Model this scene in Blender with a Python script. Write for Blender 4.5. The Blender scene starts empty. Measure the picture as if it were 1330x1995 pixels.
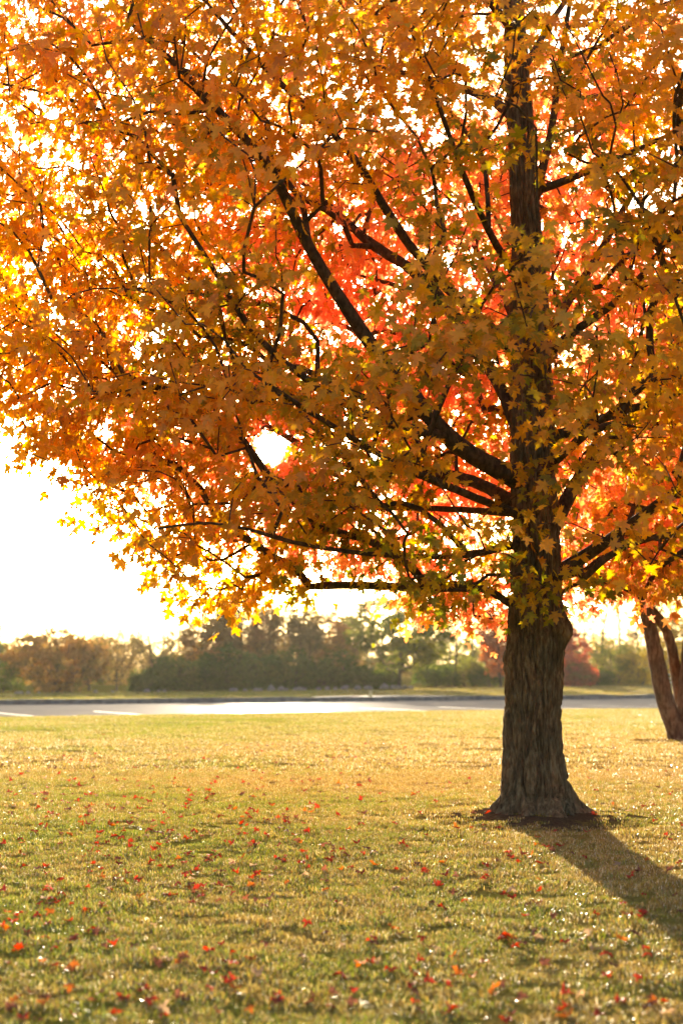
import bpy, math, random
import numpy as np
from mathutils import Vector, Matrix

rng = np.random.default_rng(7)
random.seed(7)
sc = bpy.context.scene
COL = sc.collection

# ------------------------------------------------------------------ camera
FPX = 1995 * 50 / 36.0
CAM_H = 1.5
PITCH = math.atan((1315 - 997.5) / FPX)
Y0 = 15.5                                   # distance of the big maple
cam_d = bpy.data.cameras.new('camera')
cam = bpy.data.objects.new('camera', cam_d)
COL.objects.link(cam)
cam.location = (0, 0, CAM_H)
cam.rotation_euler = (math.radians(90) + PITCH, 0, 0)
cam_d.sensor_fit = 'VERTICAL'
cam_d.sensor_height = 36
cam_d.lens = 50
cam_d.clip_start = 0.1
cam_d.clip_end = 3000
cam_d.dof.use_dof = True
cam_d.dof.focus_distance = 14.6
cam_d.dof.aperture_fstop = 1.4
sc.camera = cam

def ray(px, py):
    a = (px - 665) / FPX
    b = -(py - 997.5) / FPX
    return np.array([a, math.cos(PITCH) - b * math.sin(PITCH), math.sin(PITCH) + b * math.cos(PITCH)])

def P(px, py, Y):
    d = ray(px, py)
    return np.array([0, 0, CAM_H]) + d * (Y / d[1])

def project(p):
    q = p - np.array([0, 0, CAM_H])
    f = q[..., 1] * math.cos(PITCH) + q[..., 2] * math.sin(PITCH)
    u = -q[..., 1] * math.sin(PITCH) + q[..., 2] * math.cos(PITCH)
    f = np.maximum(f, 0.01)
    return 665 + q[..., 0] / f * FPX, 997.5 - u / f * FPX, f

# ------------------------------------------------------------------ light
sdir = ray(525, 868)
sdir = sdir / np.linalg.norm(sdir)
SUN_EL = math.asin(sdir[2])
SUN_AZ = math.atan2(sdir[0], sdir[1])
world = bpy.data.worlds.new('World')
sc.world = world
world.use_nodes = True
wn = world.node_tree
sky = wn.nodes.new('ShaderNodeTexSky')
sky.sky_type = 'NISHITA'
sky.sun_disc = False
sky.sun_elevation = SUN_EL
sky.sun_rotation = SUN_AZ
sky.altitude = 100
sky.air_density = 0.7
sky.dust_density = 6.0
sky.ozone_density = 0.2
bg = wn.nodes['Background']
bg.inputs['Strength'].default_value = 0.10
wn.links.new(sky.outputs[0], bg.inputs['Color'])

sun_d = bpy.data.lights.new('sun', 'SUN')
sun_d.energy = 5.0
sun_d.angle = math.radians(0.5)
sun_d.color = (1.0, 0.83, 0.60)
sun = bpy.data.objects.new('sun', sun_d)
COL.objects.link(sun)
sun.rotation_euler = Vector(sdir).to_track_quat('Z', 'Y').to_euler()

vs = sc.view_settings
vs.view_transform = 'Standard'
vs.look = 'None'
vs.exposure = 2.25
vs.gamma = 1.0
sc.render.engine = 'CYCLES'
cy = sc.cycles
cy.max_bounces = 12
cy.diffuse_bounces = 9
cy.glossy_bounces = 3
cy.transmission_bounces = 6
cy.transparent_max_bounces = 8
cy.volume_bounces = 0
cy.caustics_reflective = False
cy.caustics_refractive = False
cy.sample_clamp_indirect = 10.0
cy.use_denoising = True
cy.use_adaptive_sampling = True
cy.adaptive_threshold = 0.02

# ------------------------------------------------------------------ noise
def _hash(ix, iy, iz, seed):
    h = (ix.astype(np.int64) * 374761393 + iy.astype(np.int64) * 668265263 + iz.astype(np.int64) * 2147483647 + seed * 974711) & 0x7fffffff
    h = ((h ^ (h >> 13)) * 1274126177) & 0x7fffffff
    return ((h ^ (h >> 16)) & 0xffff) / 65535.0

def vnoise(p, seed=0):
    p = np.atleast_2d(p)
    i = np.floor(p).astype(np.int64)
    f = p - i
    f = f * f * (3 - 2 * f)
    r = 0
    for dx in (0, 1):
        wx = f[:, 0] if dx else 1 - f[:, 0]
        for dy in (0, 1):
            wy = f[:, 1] if dy else 1 - f[:, 1]
            for dz in (0, 1):
                wz = f[:, 2] if dz else 1 - f[:, 2]
                r = r + wx * wy * wz * _hash(i[:, 0] + dx, i[:, 1] + dy, i[:, 2] + dz, seed)
    return r

def sstep(a, b, x):
    t = np.clip((x - a) / (b - a), 0, 1)
    return t * t * (3 - 2 * t)

# ------------------------------------------------------------------ object helpers
def tag(o, label=None, cat=None, group=None, kind=None):
    if label: o['label'] = label
    if cat: o['category'] = cat
    if group: o['group'] = group
    if kind: o['kind'] = kind
    return o

def mesh_np(name, verts, faces, mat=None, col=None, smooth=False):
    """faces: (n,k) int array, or list of such arrays with different k."""
    me = bpy.data.meshes.new(name)
    verts = np.asarray(verts, dtype=np.float32)
    if isinstance(faces, np.ndarray): faces = [faces]
    faces = [f for f in faces if len(f)]
    me.vertices.add(len(verts))
    me.vertices.foreach_set('co', verts.ravel())
    loops = np.concatenate([f.ravel() for f in faces]).astype(np.int32)
    tot = np.concatenate([np.full(len(f), f.shape[1], np.int32) for f in faces])
    start = np.concatenate([[0], np.cumsum(tot)[:-1]]).astype(np.int32)
    me.loops.add(len(loops))
    me.loops.foreach_set('vertex_index', loops)
    me.polygons.add(len(tot))
    me.polygons.foreach_set('loop_start', start)
    me.polygons.foreach_set('loop_total', tot)
    if smooth:
        me.polygons.foreach_set('use_smooth', np.ones(len(tot), bool))
    me.update(calc_edges=True)
    if col is not None:
        a = me.color_attributes.new('Col', 'FLOAT_COLOR', 'POINT')
        c = np.ones((len(verts), 4), np.float32)
        c[:, :3] = col
        a.data.foreach_set('color', c.ravel())
    if mat: me.materials.append(mat)
    return me

def obj(name, me, parent=None, loc=None):
    o = bpy.data.objects.new(name, me)
    COL.objects.link(o)
    if parent is not None: o.parent = parent
    if loc is not None: o.location = loc
    return o

def empty(name, loc=(0, 0, 0)):
    o = bpy.data.objects.new(name, None)
    o.empty_display_size = 0.2
    COL.objects.link(o)
    o.location = loc
    return o

class Acc:
    def __init__(s): s.v = []; s.f = []; s.n = 0
    def add(s, v, f):
        s.v.append(v); s.f.append(f + s.n); s.n += len(v)
    def mesh(s, name, mat, smooth=True, col=None):
        return mesh_np(name, np.concatenate(s.v), np.concatenate(s.f), mat, col, smooth)

def tube(pts, rad, sides=6, cap=True):
    pts = np.asarray(pts, float); n = len(pts)
    tan = np.gradient(pts, axis=0)
    tan /= np.linalg.norm(tan, axis=1)[:, None] + 1e-9
    ref = np.array([0.3, 0.9, 0.31]) if abs(tan[0][2]) > 0.8 else np.array([0, 0, 1.0])
    V = np.empty((n, sides, 3))
    a = np.arange(sides) / sides * 2 * math.pi
    u = np.cross(tan[0], ref); u /= np.linalg.norm(u)
    for i in range(n):
        u = u - tan[i] * u.dot(tan[i]); u /= np.linalg.norm(u) + 1e-9
        w = np.cross(tan[i], u)
        V[i] = pts[i] + rad[i] * (np.cos(a)[:, None] * u + np.sin(a)[:, None] * w)
    V = V.reshape(-1, 3)
    i = np.arange(n - 1)[:, None] * sides
    j = np.arange(sides)[None, :]
    k = (j + 1) % sides
    F = np.stack([i + j, i + k, i + sides + k, i + sides + j], -1).reshape(-1, 4)
    return V, F

# ------------------------------------------------------------------ materials
def new_mat(name):
    m = bpy.data.materials.new(name)
    m.use_nodes = True
    nt = m.node_tree
    nt.nodes.clear()
    out = nt.nodes.new('ShaderNodeOutputMaterial')
    return m, nt, out

def N(nt, typ, **kw):
    n = nt.nodes.new('ShaderNode' + typ)
    for k, v in kw.items():
        if k.startswith('i_'):
            n.inputs[k[2:].replace('_', ' ')].default_value = v
        else:
            setattr(n, k, v)
    return n

def L(nt, a, b): nt.links.new(a, b)

def ramp(nt, stops, fac=None, interp='LINEAR'):
    r = N(nt, 'ValToRGB')
    cr = r.color_ramp
    cr.interpolation = interp
    while len(cr.elements) < len(stops): cr.elements.new(0.5)
    for e, (p, c) in zip(cr.elements, stops):
        e.position = p
        e.color = (*c, 1) if len(c) == 3 else c
    if fac is not None: L(nt, fac, r.inputs[0])
    return r

def leaf_material(name, trans=0.55, gloss=0.022, rough=0.45, vary=True):
    m, nt, out = new_mat(name)
    at = N(nt, 'Attribute', attribute_name='Col')
    geo = N(nt, 'NewGeometry')
    no = N(nt, 'TexNoise'); no.inputs['Scale'].default_value = 38; no.inputs['Detail'].default_value = 3
    L(nt, geo.outputs['Position'], no.inputs['Vector'])
    mr = N(nt, 'MapRange'); mr.inputs[3].default_value = 0.72; mr.inputs[4].default_value = 1.25
    L(nt, no.outputs['Fac'], mr.inputs[0])
    mul = N(nt, 'Mix', data_type='RGBA', blend_type='MULTIPLY'); mul.inputs[0].default_value = 1
    L(nt, at.outputs['Color'], mul.inputs[6]); L(nt, mr.outputs[0], mul.inputs[7])
    d = N(nt, 'BsdfDiffuse'); L(nt, mul.outputs[2], d.inputs[0])
    t = N(nt, 'BsdfTranslucent')
    sat = N(nt, 'HueSaturation'); sat.inputs['Saturation'].default_value = 1.06; sat.inputs['Value'].default_value = 1.45
    L(nt, mul.outputs[2], sat.inputs['Color']); L(nt, sat.outputs[0], t.inputs[0])
    mx = N(nt, 'MixShader'); mx.inputs[0].default_value = trans
    L(nt, d.outputs[0], mx.inputs[1]); L(nt, t.outputs[0], mx.inputs[2])
    g = N(nt, 'BsdfGlossy'); g.inputs['Roughness'].default_value = rough
    g.inputs[0].default_value = (1, 1, 1, 1)
    mx2 = N(nt, 'MixShader'); mx2.inputs[0].default_value = gloss
    L(nt, mx.outputs[0], mx2.inputs[1]); L(nt, g.outputs[0], mx2.inputs[2])
    L(nt, mx2.outputs[0], out.inputs[0])
    return m

def bark_material(name, c1, c2, c3, zs=0.12, scale=26, bump=0.5):
    m, nt, out = new_mat(name)
    tc = N(nt, 'NewGeometry')
    mp = N(nt, 'Mapping'); mp.inputs['Scale'].default_value = (1, 1, zs)
    L(nt, tc.outputs['Position'], mp.inputs[0])
    n1 = N(nt, 'TexNoise'); n1.inputs['Scale'].default_value = scale; n1.inputs['Detail'].default_value = 6; n1.inputs['Roughness'].default_value = 0.65
    L(nt, mp.outputs[0], n1.inputs['Vector'])
    n2 = N(nt, 'TexNoise'); n2.inputs['Scale'].default_value = 2.6; n2.inputs['Detail'].default_value = 4
    L(nt, tc.outputs['Position'], n2.inputs['Vector'])
    r = ramp(nt, [(0.3, c1), (0.5, c2), (0.72, c3)], n1.outputs['Fac'])
    r2 = ramp(nt, [(0.35, (0.75, 0.8, 0.75)), (0.65, (1.15, 1.0, 0.85))], n2.outputs['Fac'])
    mul = N(nt, 'Mix', data_type='RGBA', blend_type='MULTIPLY'); mul.inputs[0].default_value = 1
    L(nt, r.outputs[0], mul.inputs[6]); L(nt, r2.outputs[0], mul.inputs[7])
    b = N(nt, 'Bump'); b.inputs['Strength'].default_value = bump; b.inputs['Distance'].default_value = 0.02
    L(nt, n1.outputs['Fac'], b.inputs['Height'])
    p = N(nt, 'BsdfPrincipled'); p.inputs['Roughness'].default_value = 0.9
    p.inputs['Specular IOR Level'].default_value = 0.15
    L(nt, mul.outputs[2], p.inputs['Base Color']); L(nt, b.outputs[0], p.inputs['Normal'])
    L(nt, p.outputs[0], out.inputs[0])
    return m

def simple_noise_mat(name, c1, c2, scale, rough=0.9, bump=0.3, spec=0.3, detail=6):
    m, nt, out = new_mat(name)
    tc = N(nt, 'NewGeometry')
    n1 = N(nt, 'TexNoise'); n1.inputs['Scale'].default_value = scale; n1.inputs['Detail'].default_value = detail
    L(nt, tc.outputs['Position'], n1.inputs['Vector'])
    r = ramp(nt, [(0.35, c1), (0.65, c2)], n1.outputs['Fac'])
    p = N(nt, 'BsdfPrincipled'); p.inputs['Roughness'].default_value = rough
    p.inputs['Specular IOR Level'].default_value = spec
    L(nt, r.outputs[0], p.inputs['Base Color'])
    if bump:
        b = N(nt, 'Bump'); b.inputs['Strength'].default_value = bump; b.inputs['Distance'].default_value = 0.02
        L(nt, n1.outputs['Fac'], b.inputs['Height']); L(nt, b.outputs[0], p.inputs['Normal'])
    L(nt, p.outputs[0], out.inputs[0])
    return m

TREE = P(1038, 1590, Y0)
TREE[2] = 0.0
TX, TY = TREE[0], TREE[1]

def lawn_colour_nodes(nt, pos):
    """patchy lawn: 0 = straw, 1 = green; built from world position"""
    big = N(nt, 'TexNoise'); big.inputs['Scale'].default_value = 0.28; big.inputs['Detail'].default_value = 4; big.inputs['Roughness'].default_value = 0.6
    L(nt, pos, big.inputs['Vector'])
    sm = N(nt, 'TexNoise'); sm.inputs['Scale'].default_value = 2.6; sm.inputs['Detail'].default_value = 5; sm.inputs['Roughness'].default_value = 0.65
    L(nt, pos, sm.inputs['Vector'])
    add = N(nt, 'Math', operation='ADD'); L(nt, big.outputs['Fac'], add.inputs[0]); L(nt, sm.outputs['Fac'], add.inputs[1])
    # the lawn is drier in a worn band beside the tree and lusher towards the lot and on the left
    sep = N(nt, 'SeparateXYZ'); L(nt, pos, sep.inputs[0])
    band = N(nt, 'MapRange', interpolation_type='SMOOTHSTEP'); band.inputs[1].default_value = 31; band.inputs[2].default_value = 40; band.inputs[3].default_value = 0; band.inputs[4].default_value = 0.22
    L(nt, sep.outputs['Y'], band.inputs[0])
    lf = N(nt, 'MapRange', interpolation_type='SMOOTHSTEP'); lf.inputs[1].default_value = 2.0; lf.inputs[2].default_value = -3.5; lf.inputs[3].default_value = 0; lf.inputs[4].default_value = 0.16
    L(nt, sep.outputs['X'], lf.inputs[0])
    nr = N(nt, 'MapRange', interpolation_type='SMOOTHSTEP'); nr.inputs[1].default_value = 21; nr.inputs[2].default_value = 17; nr.inputs[3].default_value = -0.2; nr.inputs[4].default_value = 0.0
    L(nt, sep.outputs['Y'], nr.inputs[0])
    s = add.outputs[0]
    for x in (band, lf, nr):
        a = N(nt, 'Math', operation='ADD'); L(nt, s, a.inputs[0]); L(nt, x.outputs[0], a.inputs[1]); s = a.outputs[0]
    mr = N(nt, 'MapRange'); mr.inputs[1].default_value = 0.82; mr.inputs[2].default_value = 1.36
    L(nt, s, mr.inputs[0])
    return mr.outputs[0], sm.outputs['Fac']

def ground_material():
    m, nt, out = new_mat('lawn_ground')
    geo = N(nt, 'NewGeometry')
    g, sm = lawn_colour_nodes(nt, geo.outputs['Position'])
    fine = N(nt, 'TexNoise'); fine.inputs['Scale'].default_value = 30; fine.inputs['Detail'].default_value = 4; fine.inputs['Roughness'].default_value = 0.7
    L(nt, geo.outputs['Position'], fine.inputs['Vector'])
    straw = ramp(nt, [(0.3, (0.10, 0.066, 0.02)), (0.55, (0.24, 0.165, 0.045)), (0.75, (0.36, 0.26, 0.08))], fine.outputs['Fac'])
    green = ramp(nt, [(0.3, (0.06, 0.065, 0.01)), (0.55, (0.16, 0.17, 0.022)), (0.75, (0.26, 0.25, 0.04))], fine.outputs['Fac'])
    mx = N(nt, 'Mix', data_type='RGBA'); L(nt, g, mx.inputs[0]); L(nt, straw.outputs[0], mx.inputs[6]); L(nt, green.outputs[0], mx.inputs[7])
    # bare soil around the two trunks
    soil = ramp(nt, [(0.3, (0.035, 0.024, 0.014)), (0.7, (0.12, 0.08, 0.045))], fine.outputs['Fac'])
    col = mx.outputs[2]
    for cx, cyy, r0, r1 in ((TX, TY, 0.85, 1.45), (TREE2[0], TREE2[1], 0.6, 1.1)):
        vm = N(nt, 'VectorMath', operation='DISTANCE'); vm.inputs[1].default_value = (cx, cyy, 0)
        L(nt, geo.outputs['Position'], vm.inputs[0])
        ad = N(nt, 'MapRange'); ad.inputs[1].default_value = 0.3; ad.inputs[2].default_value = 0.7; ad.inputs[3].default_value = -0.3; ad.inputs[4].default_value = 0.3
        L(nt, sm, ad.inputs[0])
        pl = N(nt, 'Math', operation='ADD'); L(nt, vm.outputs['Value'], pl.inputs[0]); L(nt, ad.outputs[0], pl.inputs[1])
        mr = N(nt, 'MapRange', interpolation_type='SMOOTHSTEP'); mr.inputs[1].default_value = r1; mr.inputs[2].default_value = r0
        L(nt, pl.outputs[0], mr.inputs[0])
        m2 = N(nt, 'Mix', data_type='RGBA'); L(nt, mr.outputs[0], m2.inputs[0]); L(nt, col, m2.inputs[6]); L(nt, soil.outputs[0], m2.inputs[7])
        col = m2.outputs[2]
    b = N(nt, 'Bump'); b.inputs['Strength'].default_value = 0.5; b.inputs['Distance'].default_value = 0.02
    L(nt, fine.outputs['Fac'], b.inputs['Height'])
    d = N(nt, 'BsdfDiffuse'); d.inputs['Roughness'].default_value = 0.6
    L(nt, col, d.inputs['Color']); L(nt, b.outputs[0], d.inputs['Normal'])
    L(nt, d.outputs[0], out.inputs[0])
    return m

def grass_material():
    m, nt, out = new_mat('grass_blades')
    geo = N(nt, 'NewGeometry')
    g, sm = lawn_colour_nodes(nt, geo.outputs['Position'])
    at = N(nt, 'Attribute', attribute_name='Col')       # r: per blade random, g: second random
    sp = N(nt, 'SeparateColor'); L(nt, at.outputs['Color'], sp.inputs[0])
    straw = ramp(nt, [(0.0, (0.17, 0.095, 0.018)), (0.45, (0.37, 0.245, 0.04)), (0.84, (0.48, 0.335, 0.075)), (0.9, (0.70, 0.57, 0.25)), (1.0, (0.85, 0.76, 0.45))], sp.outputs[0])  # palest end: sun glints painted into the blade colour, over real straw tones
    green = ramp(nt, [(0.0, (0.08, 0.115, 0.006)), (0.6, (0.21, 0.25, 0.014)), (1.0, (0.40, 0.36, 0.035))], sp.outputs[0])
    # per blade: blade is green when its second random lies under the local greenness
    gt = N(nt, 'Math', operation='SUBTRACT'); L(nt, g, gt.inputs[0]); L(nt, sp.outputs[1], gt.inputs[1])
    st = N(nt, 'MapRange'); st.inputs[1].default_value = -0.15; st.inputs[2].default_value = 0.15
    L(nt, gt.outputs[0], st.inputs[0])
    mx = N(nt, 'Mix', data_type='RGBA'); L(nt, st.outputs[0], mx.inputs[0]); L(nt, straw.outputs[0], mx.inputs[6]); L(nt, green.outputs[0], mx.inputs[7])
    d = N(nt, 'BsdfDiffuse'); L(nt, mx.outputs[2], d.inputs[0])
    t = N(nt, 'BsdfTranslucent'); L(nt, mx.outputs[2], t.inputs[0])
    ms = N(nt, 'MixShader'); ms.inputs[0].default_value = 0.45; L(nt, d.outputs[0], ms.inputs[1]); L(nt, t.outputs[0], ms.inputs[2])
    gl = N(nt, 'BsdfGlossy'); gl.inputs['Roughness'].default_value = 0.26; gl.inputs[0].default_value = (1, 1, 1, 1)
    m2 = N(nt, 'MixShader'); m2.inputs[0].default_value = 0.08; L(nt, ms.outputs[0], m2.inputs[1]); L(nt, gl.outputs[0], m2.inputs[2])
    L(nt, m2.outputs[0], out.inputs[0])
    return m

TREE2 = P(1322, 1440, 33.0); TREE2[2] = 0.0

# ------------------------------------------------------------------ terrain
UX, UY = 0.887, 0.462                 # the lot runs along u; v points away across it
V_NEAR, V_FAR = 51.6, 72.2
def uv_of(x, y): return x * UX + y * UY, -x * UY + y * UX
def xy_of(u, v): return u * UX - v * UY, u * UY + v * UX

def ground_z(x, y):
    x = np.asarray(x, float); y = np.asarray(y, float)
    u, v = uv_of(x, y)
    pts = np.stack([x * 0.35, y * 0.35, x * 0], -1).reshape(-1, 3)
    und = (vnoise(pts, 3).reshape(x.shape) - 0.5) * 0.03 + (vnoise(pts * 3.1, 5).reshape(x.shape) - 0.5) * 0.008
    und = und * sstep(V_NEAR, V_NEAR - 6, v)
    near = -0.024 * np.maximum(15 - y, 0) + und
    r = np.hypot(x - TX, y - TY)
    near = near + 0.06 * np.exp(-(r / 1.0) ** 2) - 0.035 * np.exp(-((r - 1.25) / 0.25) ** 2)
    r2 = np.hypot(x - TREE2[0], y - TREE2[1])
    near = near + 0.05 * np.exp(-(r2 / 0.9) ** 2)
    rise = 0.20 + 0.40 * np.clip((u - 26) / 64, 0, 1.3) * sstep(V_FAR, 100, v) + 0.012 * np.maximum(v - 108, 0)
    z = np.where(v < V_NEAR, near, np.where(v < V_FAR + 0.1, -0.04, rise))
    return z

mat_ground = ground_material()
ul = np.concatenate([[-420, -260, -160, -100, -60, -40, -30, -22, -16], np.arange(-12, 32, 0.3), np.arange(32, 130, 3.0), [150, 190, 250, 330, 430]])
vl = np.concatenate([[-60, -30, -15, -8], np.arange(-4, 40, 0.3), np.arange(40, V_NEAR - 0.5, 0.8), [V_NEAR - 0.15, V_NEAR, V_FAR - 0.02, V_FAR + 0.12], np.arange(V_FAR + 1, 112, 2.0), [116, 125, 140, 170, 220, 300, 400]])
UU, VV = np.meshgrid(ul, vl, indexing='ij')
XX, YY = xy_of(UU, VV)
ZZ = ground_z(XX, YY)
nv_ = len(vl)
ii = np.arange(len(ul) - 1)[:, None] * nv_ + np.arange(nv_ - 1)[None, :]
F = np.stack([ii, ii + nv_, ii + nv_ + 1, ii + 1], -1).reshape(-1, 4)
ground = obj('ground', mesh_np('ground', np.stack([XX, YY, ZZ], -1).reshape(-1, 3), F, mat_ground, smooth=True))
tag(ground, 'patchy lawn ground of straw and green turf', 'lawn', kind='structure')

# parking lot sheet
m, nt, out = new_mat('asphalt')
geo = N(nt, 'NewGeometry')
n1 = N(nt, 'TexNoise'); n1.inputs['Scale'].default_value = 0.35; n1.inputs['Detail'].default_value = 6
L(nt, geo.outputs['Position'], n1.inputs['Vector'])
n2 = N(nt, 'TexNoise'); n2.inputs['Scale'].default_value = 60; n2.inputs['Detail'].default_value = 3
L(nt, geo.outputs['Position'], n2.inputs['Vector'])
r = ramp(nt, [(0.3, (0.13, 0.126, 0.12)), (0.7, (0.19, 0.185, 0.175))], n1.outputs['Fac'])
dif = N(nt, 'BsdfDiffuse'); dif.inputs['Roughness'].default_value = 0.8
L(nt, r.outputs[0], dif.inputs['Color'])
gls = N(nt, 'BsdfGlossy'); gls.inputs['Roughness'].default_value = 0.5
gls.inputs['Color'].default_value = (1, 1, 1, 1)
mxs = N(nt, 'MixShader'); mxs.inputs[0].default_value = 0.03
b = N(nt, 'Bump'); b.inputs['Strength'].default_value = 0.15; b.inputs['Distance'].default_value = 0.005
L(nt, n2.outputs['Fac'], b.inputs['Height']); L(nt, b.outputs[0], dif.inputs['Normal'])
L(nt, dif.outputs[0], mxs.inputs[1]); L(nt, gls.outputs[0], mxs.inputs[2]); L(nt, mxs.outputs[0], out.inputs[0])
MAT_ASPHALT = m
def uv_quad(u0, u1, v0, v1, z):
    q = [xy_of(u0, v0), xy_of(u1, v0), xy_of(u1, v1), xy_of(u0, v1)]
    return np.array([(x, y, z) for x, y in q])
us = np.arange(-150, 260, 1.3)
edge = V_NEAR + (vnoise(np.stack([us * 0.6, us * 0, us * 0], -1), 11) - 0.5) * 0.5
vv_ = []
for u_, e_ in zip(us, edge):
    vv_.append((*xy_of(u_, e_), 0.0)); vv_.append((*xy_of(u_, V_FAR - 0.015), 0.0))
k = np.arange(len(us) - 1) * 2
lot = obj('parking_lot', mesh_np('parking_lot', np.array(vv_), np.stack([k, k + 2, k + 3, k + 1], -1), MAT_ASPHALT))
tag(lot, 'pale worn asphalt parking lot beyond the lawn', 'parking lot', kind='structure')
MAT_PAINT = simple_noise_mat('stripe_paint', (0.62, 0.61, 0.57), (0.8, 0.79, 0.75), 9, 0.6, 0.0)
for i in range(-6, 16):
    u_ = 14.2 + 4.17 * i
    stripe = mesh_np('parking_stripe', uv_quad(u_, u_ + 0.14, V_NEAR + 0.1, V_NEAR + 6.0, 0.006), np.array([[0, 1, 2, 3]]), MAT_PAINT)
    obj('parking_stripe', stripe, lot)

# kerb : a long bevelled profile
MAT_CONC = simple_noise_mat('kerb_concrete', (0.10, 0.095, 0.085), (0.19, 0.18, 0.16), 3.0, 0.85, 0.4)
prof = [(V_FAR - 0.35, 0.006), (V_FAR - 0.02, 0.012), (V_FAR, 0.235), (V_FAR + 0.03, 0.265), (V_FAR + 0.2, 0.265), (V_FAR + 0.2, -0.02)]
us = np.arange(-150, 260, 2.0)
kv = []
for u_ in us:
    w = 0.02 * math.sin(u_ * 1.7)
    for v_, z_ in prof: kv.append((*xy_of(u_, v_), z_ + (w if z_ > 0.1 else 0)))
np_ = len(prof)
k = np.arange(len(us) - 1)[:, None] * np_ + np.arange(np_ - 1)[None, :]
kerb = obj('kerb', mesh_np('kerb', np.array(kv), np.stack([k, k + np_, k + np_ + 1, k + 1], -1).reshape(-1, 4), MAT_CONC))
tag(kerb, 'grey concrete kerb along the far side of the parking lot', 'kerb', kind='structure')

# pale concrete apron in the far lawn
def ground_pt(px, py):
    """point where a pixel's ray meets the terrain"""
    d = ray(px, py); z = 0.0
    for _ in range(7):
        t = (CAM_H - z) / max(-d[2], 1e-4)
        q = np.array([0, 0, CAM_H]) + d * t
        z = float(ground_z(q[0], q[1]))
    return q
ua, _ = uv_of(*P(705, 1358, 78.0)[:2]); ub, _ = uv_of(*P(905, 1358, 90.0)[:2])
av = []
uu = np.linspace(ua, ub, 24)
for i, u_ in enumerate(uu):
    t = i / 23.0
    for w in np.linspace(0, 1, 6):
        v_ = V_FAR + 0.22 + w * (4.6 * math.sin(math.pi * min(1, 0.12 + t * 0.95)) ** 0.6)
        x_, y_ = xy_of(u_, v_)
        av.append((x_, y_, float(ground_z(x_, y_)) + 0.03))
k = np.arange(23)[:, None] * 6 + np.arange(5)[None, :]
apron = obj('concrete_apron', mesh_np('concrete_apron', np.array(av), np.stack([k, k + 6, k + 7, k + 1], -1).reshape(-1, 4),
            simple_noise_mat('pale_concrete', (0.45, 0.42, 0.36), (0.6, 0.57, 0.5), 1.2, 0.8, 0.2)))
tag(apron, 'pale concrete apron let into the far lawn behind the kerb', 'pavement', kind='structure')

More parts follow.
